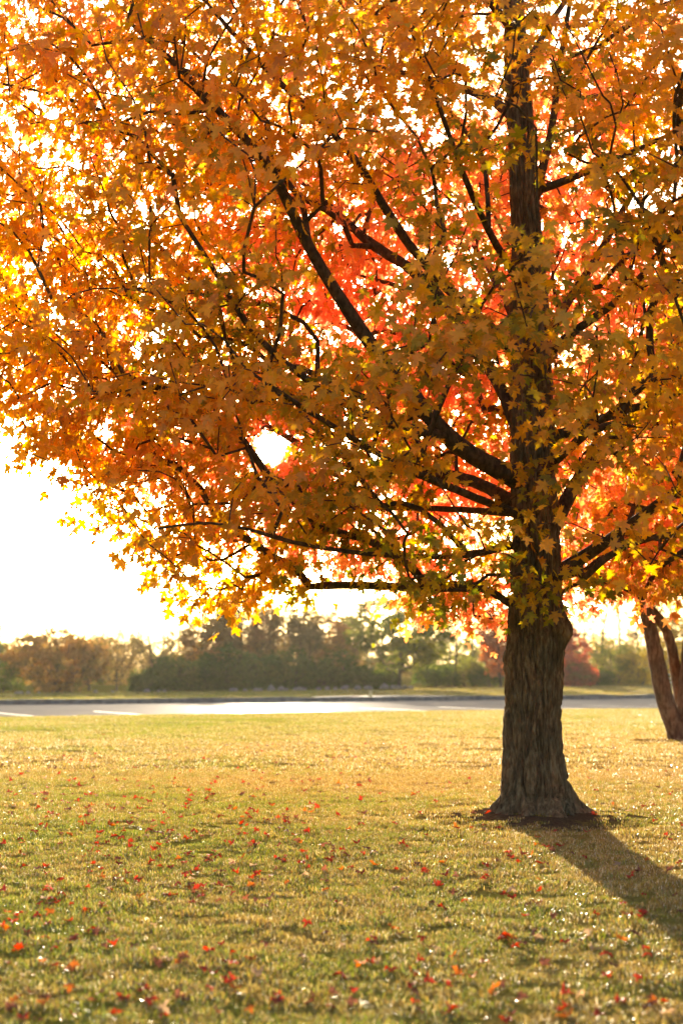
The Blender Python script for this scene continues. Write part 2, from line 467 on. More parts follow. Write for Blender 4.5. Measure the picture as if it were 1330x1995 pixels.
# ------------------------------------------------------------------ tree growth
class Skel:
    def __init__(s):
        s.p = []; s.par = []; s.len = []; s.rmin = []; s.lim = []
    def add(s, p, par, rmin=0.0, lim=-1):
        s.p.append(np.asarray(p, float)); s.par.append(par); s.rmin.append(rmin); s.lim.append(lim)
        s.len.append(0.0 if par < 0 else s.len[par] + float(np.linalg.norm(s.p[-1] - s.p[par])))
        return len(s.p) - 1
    def polyline(s, pts, par, r0, r1, lim, step=0.22):
        pts = np.array(pts, float)
        # catmull-rom resample
        seg = np.linalg.norm(np.diff(pts, axis=0), axis=1)
        t = np.concatenate([[0], np.cumsum(seg)])
        n = max(3, int(t[-1] / step))
        q = np.linspace(0, t[-1], n)
        out = np.stack([np.interp(q, t, pts[:, i]) for i in range(3)], -1)
        for _ in range(2):
            out[1:-1] = 0.25 * out[:-2] + 0.5 * out[1:-1] + 0.25 * out[2:]
        last = par; ids = []
        for i, pp in enumerate(out):
            f = i / (n - 1)
            last = s.add(pp, last, r0 * (1 - f) + r1 * f, lim); ids.append(last)
        return ids
    def nearest(s, p): return int(np.argmin(np.linalg.norm(np.array(s.p) - p, axis=1)))
    def grow(s, att, bf=0.3, step=0.25, sag=0.12, jit=0.04, order=None, skip=0, rg=rng):
        """join every attractor to the skeleton by a curved twig (balanced spanning tree)"""
        cap = len(s.p) + len(att) * 14 + 10
        A = np.zeros((cap, 3)); Ln = np.zeros(cap); n = len(s.p)
        A[:n] = np.array(s.p); Ln[:n] = s.len
        ok = np.zeros(cap, bool); ok[:n] = True; ok[:skip] = False
        tips = []
        if order is None: order = np.argsort(np.linalg.norm(att - A[0], axis=1))
        for ai in order:
            a = att[ai]
            d = np.linalg.norm(A[:n] - a, axis=1)
            c = d + bf * Ln[:n] + np.where(ok[:n], 0, 1e6)
            # a twig should not run back and down towards the trunk
            c = c + 0.35 * np.maximum(0, A[:n, 2] - a[2])
            j = int(np.argmin(c)); dist = d[j]
            k = max(1, min(12, int(dist / step)))
            b0 = A[j].copy(); last = j
            nrm = rg.normal(0, 1, 3) * jit * dist
            for q in range(1, k + 1):
                f = q / k
                pp = b0 * (1 - f) + a * f
                pp = pp + nrm * math.sin(math.pi * f)
                pp[2] += sag * dist * math.sin(math.pi * f)
                last = s.add(pp, last)
                A[n] = pp; Ln[n] = s.len[-1]; ok[n] = True; n += 1
            tips.append((ai, last))
        return tips
    def radii(s, tips, rtip=0.0035, expo=0.46):
        n = len(s.p); cnt = np.zeros(n)
        for _, t in tips: cnt[t] += 1
        for i in range(n - 1, -1, -1):
            if s.par[i] >= 0: cnt[s.par[i]] += cnt[i]
        s.cnt = cnt
        r = rtip * np.maximum(cnt, 0.6) ** expo
        return np.maximum(r, np.array(s.rmin))
    def chains(s, rad):
        """split into chains following the thickest child"""
        n = len(s.p); ch = [[] for _ in range(n)]
        for i in range(n):
            if s.par[i] >= 0: ch[s.par[i]].append(i)
        res = []
        starts = [(i, -1) for i in range(n) if s.par[i] < 0]
        while starts:
            i, pr = starts.pop()
            c = [pr] if pr >= 0 else []
            while True:
                c.append(i)
                k = ch[i]
                if not k: break
                same = [j for j in k if s.lim[j] == s.lim[i] and s.lim[i] >= 0]
                m_ = same[0] if same else max(k, key=lambda j: rad[j])
                if not same and s.lim[m_] >= 0 and s.lim[m_] != s.lim[i]:
                    rest = [j for j in k if s.lim[j] < 0]
                    starts += [(j, i) for j in k if s.lim[j] >= 0]
                    if not rest: break
                    m_ = max(rest, key=lambda j: rad[j]); k = rest
                starts += [(j, i) for j in k if j != m_]
                i = m_
            if len(c) > 1: res.append(c)
        return res

# maple leaf blade: outline points of the right half, base at origin, tip at y = 1
HALF = [(0.30, -0.07), (0.17, 0.12), (0.50, 0.22), (0.43, 0.33), (0.62, 0.55), (0.36, 0.50), (0.13, 0.44), (0.24, 0.70), (0.11, 0.76)]
OUTL = [(0.0, 0.0)] + HALF + [(0.0, 1.0)] + [(-x, y) for x, y in reversed(HALF)]
HALF_LO = [(0.32, -0.03), (0.24, 0.2), (0.60, 0.50), (0.14, 0.45), (0.20, 0.74)]
OUTL_LO = [(0.0, 0.0)] + HALF_LO + [(0.0, 1.0)] + [(-x, y) for x, y in reversed(HALF_LO)]
def leaf_template(outl, stem=True):
    v = [(0.0, 0.34)] + outl
    n = len(outl)
    f = [(0, 1 + i, 1 + (i + 1) % n) for i in range(n)]
    v = np.array(v)
    z = 0.16 * np.abs(v[:, 0]) - 0.20 * v[:, 1] ** 2 - 0.10 * np.abs(v[:, 0]) ** 2
    V = np.column_stack([v, z])
    if stem:
        k = len(V)
        V = np.vstack([V, [[-0.012, 0.02, 0.0], [0.012, 0.02, 0.0], [0.0, -0.55, 0.10]]])
        f.append((k, k + 1, k + 2))
    return V, np.array(f)
LV, LF = leaf_template(OUTL)
LVL, LFL = leaf_template(OUTL_LO, False)

def norm(a): return a / (np.linalg.norm(a, axis=-1, keepdims=True) + 1e-9)

def leaf_frames(base, tip, nrm, size):
    t = norm(tip)
    n = norm(nrm - t * np.sum(nrm * t, -1, keepdims=True))
    s = np.cross(t, n)
    return base, s, t, n, size

def place_leaves(fr, tv, tf, curl=None):
    base, s, t, n, size = fr
    k = len(base); m_ = len(tv)
    lv = np.repeat(tv[None], k, 0).copy()
    if curl is not None:
        lv[:, :, 2] += curl[:, None] * (lv[:, :, 0] ** 2 - 0.25 * lv[:, :, 1])
    V = base[:, None, :] + size[:, None, None] * (lv[:, :, 0:1] * s[:, None] + lv[:, :, 1:2] * t[:, None] + lv[:, :, 2:3] * n[:, None])
    Fc = tf[None] + (np.arange(k) * m_)[:, None, None]
    return V.reshape(-1, 3), Fc.reshape(-1, 3)

MAT_LEAF = leaf_material('maple_leaf')
MAT_BARK = bark_material('maple_bark', (0.05, 0.036, 0.022), (0.165, 0.122, 0.072), (0.32, 0.255, 0.16), zs=0.2, bump=0.9)
MAT_LIMB = bark_material('limb_bark', (0.03, 0.022, 0.016), (0.085, 0.062, 0.04), (0.15, 0.11, 0.075), zs=0.5, scale=18)

# ------------------------------------------------------------------ the big maple
maple = empty('maple_tree', (TX, TY, 0.0))
tag(maple, 'big orange and gold maple with a thick furrowed single trunk on the lawn', 'tree')
MO = np.array([TX, TY, 0.0])

# trunk outline read from its two silhouettes (py, left px, right px)
TRK = [(1640, 978, 1098), (1600, 980, 1094), (1550, 982, 1093), (1500, 982, 1093), (1400, 983, 1091), (1300, 984, 1091), (1200, 990, 1090), (1130, 997, 1086), (1050, 1001, 1084),
       (950, 1000, 1081), (850, 998, 1078), (750, 996, 1072), (650, 997, 1067), (550, 999, 1061), (450, 996, 1052), (350, 993, 1045), (200, 988, 1033), (0, 982, 1016), (-250, 975, 1000), (-500, 972, 986)]
tz, tcx, trr = [], [], []
for py, a, b in TRK:
    pa, pb = P(a, py, Y0), P(b, py, Y0)
    tz.append(pa[2]); tcx.append((pa[0] + pb[0]) / 2); trr.append((pb[0] - pa[0]) / 2)
tz, tcx, trr = map(np.array, (tz, tcx, trr))
def trunk_axis(z): return np.array([np.interp(z, tz, tcx), TY, z])

NT = 300
zs = np.concatenate([np.arange(-0.25, 0.7, 0.012), np.arange(0.7, 4.2, 0.016), np.arange(4.2, tz[-1], 0.05)])
th = np.arange(NT) / NT * 2 * math.pi
ZG, TG = np.meshgrid(zs, th, indexing='ij')
R = np.interp(ZG, tz, trr)
CX = np.interp(ZG, tz, tcx)
# root flare with separate buttresses (angle 0 = +x, the right-hand side)
fl = np.exp(-np.maximum(ZG, -0.1) / 0.19)
but = 0.55 + 0.45 * np.cos(3 * TG + 0.6) * np.cos(TG * 2 - 0.4) + 0.5 * np.exp(-(np.angle(np.exp(1j * (TG - 0.05))) / 0.35) ** 2) + 0.42 * np.exp(-(np.angle(np.exp(1j * (TG - 3.3))) / 0.32) ** 2) \
      + 0.30 * np.exp(-(np.angle(np.exp(1j * (TG + 1.0))) / 0.25) ** 2) + 0.3 * np.exp(-(np.angle(np.exp(1j * (TG + 2.05))) / 0.22) ** 2)
but = but + 0.16 * np.cos(11 * TG + 1.2) + 0.12 * np.cos(17 * TG)
R = R + fl * 0.29 * but
zb = P(1100, 1228, Y0)[2]
R = R + 0.105 * np.exp(-((ZG - zb) / 0.16) ** 2) * np.exp(-(np.angle(np.exp(1j * (TG + 0.25))) / 0.55) ** 2)
zb2 = P(980, 1285, Y0)[2]
R = R + 0.04 * np.exp(-((ZG - zb2) / 0.13) ** 2) * np.exp(-(np.angle(np.exp(1j * (TG - 3.3))) / 0.45) ** 2)
# broad unevenness + furrows
def cyl(freq_r, freq_z, seed, warp=None):
    a = TG if warp is None else TG + warp
    q = np.stack([np.cos(a) * freq_r, np.sin(a) * freq_r, ZG * freq_z], -1).reshape(-1, 3)
    return vnoise(q + 50, seed).reshape(ZG.shape)
R = R + (cyl(1.2, 1.1, 21) - 0.5) * 0.05
wp = (cyl(2.5, 2.2, 31) - 0.5) * 0.35
fur = np.abs(cyl(7.5, 2.3, 22, wp) - 0.5) * 2
fur2 = np.abs(cyl(14, 6.5, 24, wp) - 0.5) * 2
fade = np.clip(R / 0.2, 0.25, 1)
R = R + 0.02 - 0.052 * fade * (1 - np.clip(fur / 0.30, 0, 1)) - 0.022 * fade * (1 - np.clip(fur2 / 0.32, 0, 1)) + (cyl(22, 16, 25) - 0.5) * 0.02 * fade
V = np.stack([CX + R * np.cos(TG), TY + R * np.sin(TG), ZG], -1).reshape(-1, 3) - MO
nz = len(zs)
a = np.arange(nz - 1)[:, None] * NT + np.arange(NT)[None, :]
bq = np.arange(nz - 1)[:, None] * NT + (np.arange(NT)[None, :] + 1) % NT
F = np.stack([a, bq, bq + NT, a + NT], -1).reshape(-1, 4)
obj('trunk', mesh_np('trunk', V, F, MAT_BARK, smooth=True), maple)

LIMBS = [
 ([(1015, 935, -.1), (930, 897, -.4), (865, 850, -.8), (800, 765, -1.1), (715, 665, -1.5), (640, 545, -1.9), (590, 465, -2.2), (530, 320, -2.6), (460, 255, -2.9), (380, 160, -3.2), (250, 40, -3.5)], .105, .022),
 ([(1010, 840, .1), (970, 740, .3), (925, 680, .5), (870, 597, .8), (815, 530, 1.0), (725, 480, 1.3), (640, 400, 1.6), (560, 330, 1.9), (450, 270, 2.3)], .068, .024),
 ([(865, 850, -.8), (750, 825, -1.5), (690, 800, -1.8), (610, 750, -2.2), (490, 655, -2.7), (430, 545, -3.0), (350, 420, -3.4)], .052, .02),
 ([(1005, 985, .1), (930, 935, .5), (800, 915, 1.0), (700, 912, 1.4), (665, 915, 1.6), (610, 882, 1.8), (550, 845, 2.1), (470, 800, 2.5), (330, 770, 3.0)], .052, .012),
 ([(1010, 690, 0), (900, 590, -.7), (830, 520, -1.0), (775, 450, -1.3), (740, 390, -1.5), (690, 300, -1.8), (600, 210, -2.2), (540, 160, -2.4), (450, 60, -2.7)], .066, .024),
 ([(1005, 230, 0), (955, 190, .4), (880, 165, .8), (760, 138, 1.3), (640, 105, 1.8), (520, 60, 2.3)], .058, .022),
 ([(1010, 1060, -.1), (900, 1085, -.7), (800, 1085, -1.2), (725, 1080, -1.5), (640, 1070, -2.0), (540, 1050, -2.5), (420, 1010, -3.0), (310, 1030, -3.4)], .036, .01),
 ([(1010, 1000, .1), (850, 990, 1.2), (700, 990, 2.2), (520, 970, 3.2), (370, 900, 4.0)], .042, .012),
 ([(1030, 1010, -.2), (900, 960, -1.3), (760, 900, -2.6), (600, 800, -3.8), (480, 720, -4.6)], .05, .012),
 ([(1050, 930, -.2), (1100, 880, -1.4), (1190, 800, -2.8), (1300, 720, -4.0)], .045, .012),
 ([(1040, 760, .2), (1000, 620, 1.7), (950, 520, 3.2), (900, 450, 4.6)], .06, .014),
 ([(1045, 880, .2), (1060, 820, 1.8), (1100, 780, 3.4), (1160, 740, 4.8)], .055, .014),
 ([(1030, 580, -.15), (960, 470, -1.4), (900, 340, -2.6), (850, 190, -3.6), (800, 60, -4.2)], .05, .014),
 ([(1080, 1122, 0), (1130, 1085, -.2), (1180, 1060, -.4), (1240, 1010, -.8), (1340, 940, -1.3), (1480, 860, -1.9)], .075, .02),
 ([(1080, 1020, .1), (1125, 930, .4), (1155, 895, .6), (1185, 860, .8), (1220, 825, 1.0), (1300, 740, 1.6), (1400, 640, 2.2)], .07, .018),
 ([(1068, 856, 0), (1130, 830, -.2), (1200, 805, -.5), (1290, 778, -.8), (1400, 740, -1.2), (1530, 690, -1.6)], .056, .018),
 ([(1060, 695, 0), (1120, 640, -.3), (1190, 600, -.7), (1240, 555, -1.0), (1285, 490, -1.3), (1335, 415, -1.6), (1420, 300, -2.0)], .054, .018),
 ([(1055, 670, .1), (1110, 580, .5), (1170, 490, .9), (1210, 410, 1.2), (1280, 300, 1.7), (1370, 180, 2.2)], .054, .018),
 ([(1035, 375, 0), (1110, 350, -.3), (1200, 310, -.7), (1290, 270, -1.1), (1400, 210, -1.6)], .045, .014),
 ([(1040, 385, -.1), (1075, 260, -.25), (1088, 130, -.4), (1110, 0, -.5), (1130, -150, -.6)], .05, .016),
 ([(1010, 150, .1), (1080, 30, 1.0), (1160, -80, 2.0), (1220, -180, 2.8)], .045, .014),
 ([(1000, 60, -.1), (900, -60, -1.0), (780, -160, -1.8), (640, -240, -2.4)], .045, .014),
 ([(1000, 20, .1), (880, -30, 1.0), (720, -70, 2.0), (560, -120, 3.0), (420, -110, 3.6)], .04, .012),
 ([(1300, 776, -.85), (1290, 725, -.6), (1320, 670, -.3), (1350, 590, 0)], .024, .01),
]
sk = Skel()
ids = sk.polyline([trunk_axis(z) for z in np.linspace(0.0, tz[-1], 40)], -1, 0.001, 0.001, 0, 0.25)
NTR = len(sk.p)
for li, (pts, r0, r1) in enumerate(LIMBS):
    q = [P(a, b_, Y0 + dy * (0.72 if dy < 0 else 1)) for a, b_, dy in pts]
    par = sk.nearest(q[0])
    sk.polyline(q, par, r0, r1, li + 1)
NL = len(sk.p)

# crown envelope: height of the underside and of the top against distance from the trunk
def crown_ok(p, seed=40):
    x, y, z = p[:, 0] - TX, p[:, 1] - TY, p[:, 2]
    y = np.where(y < 0, y * 1.4, y * 1.12)
    r = np.hypot(x, y); az = np.arctan2(y, x)
    lump = (vnoise(np.stack([np.cos(az) * 2.2 + 9, np.sin(az) * 2.2 + 9, z * 0.55], -1), seed) - 0.5)
    rm = 6.5 + lump * 1.5
    zb_ = 2.32 + 0.95 * np.maximum(r - 3.75, 0) + lump * 0.5 + 0.25 * np.exp(-(r / 1.0) ** 2)
    zt_ = 11.8 - 0.055 * r ** 2 - 0.02 * r ** 3 * 0.3
    rr = r / rm
    return (rr < 1) & (z > zb_) & (z < zt_) & (rr < 1.05 - 0.5 * sstep(8.5, 11.8, z))

att = []
cand = rng.uniform(-1, 1, (60000, 3)) * np.array([6.9, 6.9, 0]) + np.column_stack([np.full(60000, TX), np.full(60000, TY), rng.uniform(2.0, 11.6, 60000)])
cand = cand[crown_ok(cand)]
r_ = np.hypot(cand[:, 0] - TX, cand[:, 1] - TY)
gaps = vnoise(cand * 0.85, 60) * 0.65 + vnoise(cand * np.array([2.2, 2.2, 2.9]), 61) * 0.35       # clustering: leafy shelves and hollows
pr = sstep(0.42, 0.62, gaps) * (0.45 + 0.55 * sstep(0.3, 3.5, r_))
px, py, pf = project(cand)
infr = (px > -120) & (px < 1450) & (py > -150)
pr = pr * np.where(infr, 1.0, 0.42)
pr = np.where(infr & (r_ > 3.6), np.minimum(1, pr * 1.7 + 0.05), pr)
# keep the lane round the trunk open on the camera's side
ry = cand[:, 1] - TY
front = (ry < 0.2) & (np.abs(cand[:, 0] - TX + 0.05) < 0.75)
pr = pr * np.where(front, 0.25, 1)
pr = pr * np.where((ry < -1.2) & ~front, 0.72, 1) * np.where((r_ < 2.8), 0.62, 1)
lowz = (cand[:, 2] < 4.3) & (r_ > 2.2)
pr = pr * np.where(lowz, np.where(r_ > 2.8, 3.0, 1.5), 1.0)
# limbs are bare: leaves sit on the twig ends away from them
LB = np.array(sk.p[NTR:])
for i0 in range(0, len(cand), 4000):
    dmin = np.min(np.linalg.norm(cand[i0:i0 + 4000, None, :] - LB[None], axis=2), axis=1)
    pr[i0:i0 + 4000] *= 0.3 + 0.7 * sstep(0.12, 0.5, dmin)
kp = rng.uniform(0, 1, len(cand)) < pr
cand, lowz = cand[kp], lowz[kp]
# thin to a minimum spacing with a grid
def thin(c, s):
    key = np.floor(c / s).astype(int)
    _, i = np.unique(key, axis=0, return_index=True)
    return c[np.sort(i)]
cand = np.vstack([thin(cand[lowz], 0.37), thin(cand[~lowz], 0.42)])
# hand-placed hanging sprays: leaves that hang before the trunk and along the lower left fringe
extra = [P(1035, 1165, Y0 - .75), P(1010, 1120, Y0 - .8), P(1065, 1135, Y0 - .6), P(1020, 1040, Y0 - .7), P(1000, 1010, Y0 - 1.0),
         P(1030, 960, Y0 - 1.0), P(1045, 905, Y0 - .9), P(1040, 790, Y0 - .7), P(1030, 690, Y0 - .8), P(1050, 630, Y0 - .7),
         P(390, 1165, Y0 - 1.0), P(430, 1150, Y0 - .6), P(350, 1110, Y0 - 1.4), P(290, 1060, Y0 - 1.8), P(330, 1120, Y0 - 1.2), P(250, 1010, Y0 - 2.0),
         P(480, 1170, Y0 + .4), P(830, 1180, Y0 - 1.2), P(860, 1150, Y0 - 1.0), P(910, 1150, Y0 - .8), P(950, 1120, Y0 - .7), P(1230, 1120, Y0 + .8), P(1180, 1130, Y0 + 1.2), P(1290, 1100, Y0 + .6), P(1130, 1120, Y0 + .9),
         P(130, 935, Y0 - 1.5), P(50, 880, Y0 - 1.6), P(60, 850, Y0 - 1.0), P(200, 985, Y0 - 1.2)]
# a small opening in the leaves where the sun looks through
def sun_gap(base, rad0):
    q = base - np.array([0, 0, CAM_H])
    al = q @ sdir
    dist = np.linalg.norm(q - al[:, None] * sdir, axis=1)
    return dist > rad0
att = np.vstack([cand, np.array(extra)])
att = att[sun_gap(att, 0.31)]
tips = sk.grow(att, bf=0.28, step=0.22, sag=0.10, jit=0.06, order=np.argsort(np.linalg.norm((att - np.array([TX, TY, 5.0])) * np.array([1, 1, 0.8]), axis=1)), skip=4)
rad = sk.radii(tips, 0.0056, 0.42)
rad = np.minimum(rad, np.where(np.array(sk.lim) > 0, 1.0, 0.045))
SP = np.array(sk.p)
limb_n = 0; branches = 0
twigs = Acc()
for c in sk.chains(rad):
    if sk.lim[c[1]] == 0 or sk.lim[c[0]] == 0 and sk.lim[c[-1]] == 0: continue
    pts = SP[c] - MO
    rr = rad[c].copy()
    rr[0] = min(rr[0], rr[1] * 1.15) if len(rr) > 1 else rr[0]
    li = sk.lim[c[1]]
    if li > 0:
        e = 1 + 0.7 * np.exp(-np.arange(len(c)) / 1.2)
        v_, f_ = tube(pts, rr * e, 12)
        w = (vnoise(v_ * 9 + 70, 81) - 0.5)[:, None] * 0.012
        a_ = Acc(); a_.add(v_ + w, f_)
        obj('limb', a_.mesh('limb', MAT_LIMB), maple)
    elif rr.max() > 0.0125 and branches < 290 and len(c) > 4:
        v_, f_ = tube(pts, rr, 7)
        a_ = Acc(); a_.add(v_, f_)
        obj('branch', a_.mesh('branch', MAT_LIMB), maple); branches += 1
    else:
        v_, f_ = tube(pts, np.maximum(rr, 0.003), 4)
        twigs.add(v_, f_)
o = obj('twigs', twigs.mesh('twigs', MAT_LIMB), maple)
tag(o, kind='stuff')

# leaves: sprays of opposite leaves round every twig end
def sprays(tips, SPp, par, origin, per, spread, size, rg, droop=0.55):
    nt_ = len(tips)
    tp = np.array([SPp[t] for _, t in tips]); pp = np.array([SPp[par[t]] for _, t in tips])
    d = norm(tp - pp); out_ = tp - origin; out_[:, 2] *= 0.15; out_ = norm(out_)
    d = norm(d * 0.6 + out_ * 0.7 + np.array([0, 0, -0.12]))
    cnt = rg.poisson(per, nt_) + 3
    idx = np.repeat(np.arange(nt_), cnt); n = len(idx)
    dd = d[idx]; up = np.array([0, 0, 1.0])
    side = norm(np.cross(dd, up)); sg = rg.choice([-1, 1], n)[:, None]
    al = rg.uniform(-0.55, 0.55, n)[:, None]; la = rg.normal(0, 0.55, n)[:, None]
    base = tp[idx] + dd * al * spread * 1.25 + side * la * spread * 0.8 + up * rg.normal(0, 0.20, n)[:, None] * spread
    base[:, 2] -= 0.25 * spread * (la[:, 0] ** 2)
    tipd = dd * rg.uniform(0.1, 0.9, n)[:, None] + side * np.sign(la) * rg.uniform(0.1, 0.9, n)[:, None] + up * (-droop - rg.uniform(-0.3, 0.75, n))[:, None] + rg.normal(0, 0.22, (n, 3))
    nr = up * 0.55 + out_[idx] * 0.55 + rg.normal(0, 0.5, (n, 3))
    sz = size * np.clip(rg.normal(1, 0.22, n), 0.5, 1.5)
    return idx, tp, base, tipd, nr, sz

idx, tp, base, tipd, nr, sz = sprays(tips, SP, sk.par, np.array([TX, TY, 5.5]), 15, 0.42, 0.112, rng)
# colour: greener inside and low, gold to orange outside, red on the side that meets the sun
def mix(a, b, t): return a * (1 - t)[:, None] + b * t[:, None]
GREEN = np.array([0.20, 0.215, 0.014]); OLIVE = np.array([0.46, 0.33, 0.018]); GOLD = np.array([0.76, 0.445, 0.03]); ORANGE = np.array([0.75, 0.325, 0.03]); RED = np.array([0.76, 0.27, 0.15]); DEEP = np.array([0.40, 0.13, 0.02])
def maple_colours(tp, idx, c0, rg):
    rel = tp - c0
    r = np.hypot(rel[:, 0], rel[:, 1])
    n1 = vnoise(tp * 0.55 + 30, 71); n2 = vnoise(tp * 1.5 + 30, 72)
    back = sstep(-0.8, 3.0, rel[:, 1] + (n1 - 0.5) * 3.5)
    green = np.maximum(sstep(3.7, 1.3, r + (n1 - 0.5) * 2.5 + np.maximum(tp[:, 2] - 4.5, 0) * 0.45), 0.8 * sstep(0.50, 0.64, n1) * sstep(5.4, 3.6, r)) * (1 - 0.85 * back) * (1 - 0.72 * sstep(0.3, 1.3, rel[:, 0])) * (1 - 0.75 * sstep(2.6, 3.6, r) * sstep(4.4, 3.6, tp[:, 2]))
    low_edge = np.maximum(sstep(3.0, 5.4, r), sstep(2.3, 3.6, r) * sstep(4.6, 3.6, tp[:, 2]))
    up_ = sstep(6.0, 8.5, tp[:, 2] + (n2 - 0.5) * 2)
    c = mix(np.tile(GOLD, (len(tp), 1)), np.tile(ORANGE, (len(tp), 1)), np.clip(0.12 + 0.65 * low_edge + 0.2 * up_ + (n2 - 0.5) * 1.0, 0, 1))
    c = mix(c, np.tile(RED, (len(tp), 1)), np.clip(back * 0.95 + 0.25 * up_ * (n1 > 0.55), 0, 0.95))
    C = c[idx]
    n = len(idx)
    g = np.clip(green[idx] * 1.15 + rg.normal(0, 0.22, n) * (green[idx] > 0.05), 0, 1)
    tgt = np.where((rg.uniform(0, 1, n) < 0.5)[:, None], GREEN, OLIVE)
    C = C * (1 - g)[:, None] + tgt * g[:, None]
    j = rg.uniform(0, 1, n)
    C = np.where((j < 0.08)[:, None], C * 0.5 + 0.5 * DEEP, C)
    C = np.where((j > 0.9)[:, None], C * 0.5 + 0.5 * np.array([0.74, 0.46, 0.03]), C)
    C = C * rg.uniform(0.78, 1.18, (n, 1)) * rg.uniform(0.92, 1.08, (n, 3))
    return np.clip(C, 0.004, 0.85)
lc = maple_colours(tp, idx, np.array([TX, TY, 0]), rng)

keep = sun_gap(base + norm(tipd) * 0.06, 0.15 + 0.16 * rng.uniform(0, 1, len(base)) ** 1.4)
base, tipd, nr, sz, lc = base[keep], tipd[keep], nr[keep], sz[keep], lc[keep]
fr = leaf_frames(base, tipd, nr, sz)
px, py, pf = project(base)
vis = (px > -60) & (px < 1400) & (py > -80) & (py < 1300)
# the 300 leaves that show largest: frontmost in the picture's cells, turned to the camera
score = sz ** 2 * np.abs(np.sum(fr[3] * norm(base - np.array([0, 0, CAM_H])), -1)) / pf ** 2
cell = np.floor(px / 26).astype(int) * 1000 + np.floor(py / 26).astype(int)
oi = np.lexsort((pf, cell)); first = np.zeros(len(base), bool)
cs = cell[oi]; first[oi[np.concatenate([[True], cs[1:] != cs[:-1]])]] = True
can = np.where(vis & first)[0]
big = can[np.argsort(-score[can])[:300]]
isbig = np.zeros(len(base), bool); isbig[big] = True
for i in big:
    sub = tuple(a_[i:i + 1] for a_ in fr)
    v_, f_ = place_leaves(sub, LV, LF, np.array([rng.normal(0, 0.3)]))
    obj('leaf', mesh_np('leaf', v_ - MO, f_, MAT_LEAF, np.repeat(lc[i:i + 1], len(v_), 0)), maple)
def leaf_mass(name, sel, tv, tf, parent, origin, fr, lc, rg=rng):
    s_ = np.where(sel)[0]
    sub = tuple(a_[s_] for a_ in fr)
    v_, f_ = place_leaves(sub, tv, tf, rg.normal(0, 0.6, len(s_)))
    return v_ - origin, f_, np.repeat(lc[s_], len(tv), 0)
fine = vis & ~isbig & (base[:, 1] < TY + 1.6)
v1, f1, c1 = leaf_mass('foliage', fine, LV, LF, maple, MO, fr, lc)
v2, f2, c2 = leaf_mass('foliage', ~fine & ~isbig, LVL, LFL, maple, MO, fr, lc)
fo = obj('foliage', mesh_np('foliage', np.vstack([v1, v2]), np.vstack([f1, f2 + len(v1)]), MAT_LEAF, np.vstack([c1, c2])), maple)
tag(fo, kind='stuff')
print('maple leaves', len(base), 'visible', int(vis.sum()), 'attractors', len(att), 'nodes', len(SP), 'tris', len(f1) + len(f2))

# ------------------------------------------------------------------ the second maple, forked low
rg2 = np.random.default_rng(22)
maple2 = empty('maple_tree', (TREE2[0], TREE2[1], 0))
tag(maple2, 'maple with several bare stems forking low from its base, farther off by the parking lot', 'tree')
M2 = np.array([TREE2[0], TREE2[1], 0.0]); YB = TREE2[1]
bz = float(ground_z(TREE2[0], TREE2[1]))
s2 = Skel()
STEMS = [([(1324, 1452, 0), (1319, 1425, 0), (1306, 1398, -.1), (1294, 1366, -.15), (1286, 1330, -.2), (1277, 1280, -.25), (1267, 1232, -.3), (1255, 1185, -.3), (1242, 1130, -.4), (1226, 1060, -.6)], .23, .12),
         ([(1334, 1452, .05), (1330, 1390, .1), (1319, 1340, .2), (1313, 1290, .2), (1303, 1240, .1), (1285, 1207, 0), (1264, 1183, -.1), (1238, 1155, -.1)], .15, .10),
         ([(1338, 1452, 0), (1344, 1390, 0), (1346, 1325, 0), (1352, 1270, 0), (1368, 1200, .2), (1382, 1100, .4), (1392, 1000, .6)], .36, .12),
         ([(1346, 1330, 0), (1334, 1290, -.4), (1338, 1240, -.7), (1342, 1150, -1.2)], .14, .06)]
root2 = s2.add((TREE2[0], TREE2[1], bz - 0.2), -1, 0.001, 0)
for li, (pts, r0, r1) in enumerate(STEMS):
    q = [P(a, b_, YB + dy) for a, b_, dy in pts]
    q[0][2] = bz - 0.15 if li < 3 else q[0][2]
    s2.polyline(q, root2 if li < 3 else s2.nearest(q[0]), r0, r1, li + 1, 0.15)
c2n = 9000
cc = M2 + np.column_stack([rg2.uniform(-5.2, 5.2, c2n), rg2.uniform(-5.2, 5.2, c2n), rg2.uniform(2.6, 9.0, c2n)])
rr_ = np.hypot(cc[:, 0] - M2[0], cc[:, 1] - M2[1])
lump = vnoise(cc * 0.6, 91) - 0.5
okc = (rr_ < 4.6 + lump * 1.6 - 0.12 * (cc[:, 2] - 5) ** 2 * 0.6) & (cc[:, 2] > 3.15 + 0.2 * rr_ + lump * 0.8)
okc &= (vnoise(cc * 1.1, 92) > 0.42)
cc = thin(cc[okc], 0.62)
tips2 = s2.grow(cc, bf=0.3, step=0.3, sag=0.1, jit=0.06, skip=5, rg=rg2)
rad2 = s2.radii(tips2, 0.006, 0.42)
SP2 = np.array(s2.p); tw = Acc()
MAT_BARK2 = bark_material('stem_bark', (0.05, 0.032, 0.022), (0.14, 0.09, 0.06), (0.26, 0.19, 0.13), zs=0.3, scale=14)
for c in s2.chains(rad2):
    li = s2.lim[c[1]]
    if li == 0: continue
    rr = rad2[c].copy(); pts = SP2[c] - M2
    if li > 0:
        if li <= 3: c2_ = c[1:]; pts = SP2[c2_] - M2; rr = np.minimum(rad2[c2_], 1.0 if True else 0); rr[:4] *= np.array([1.35, 1.18, 1.08, 1.02])
        v_, f_ = tube(pts, rr, 18)
        v_ = v_ + (vnoise(v_ * 6 + 40, 83) - 0.5)[:, None] * 0.035
        a_ = Acc(); a_.add(v_, f_); obj('stem', a_.mesh('stem', MAT_BARK2), maple2)
    else:
        v_, f_ = tube(pts, np.minimum(rr, 0.07), 5); tw.add(v_, f_)
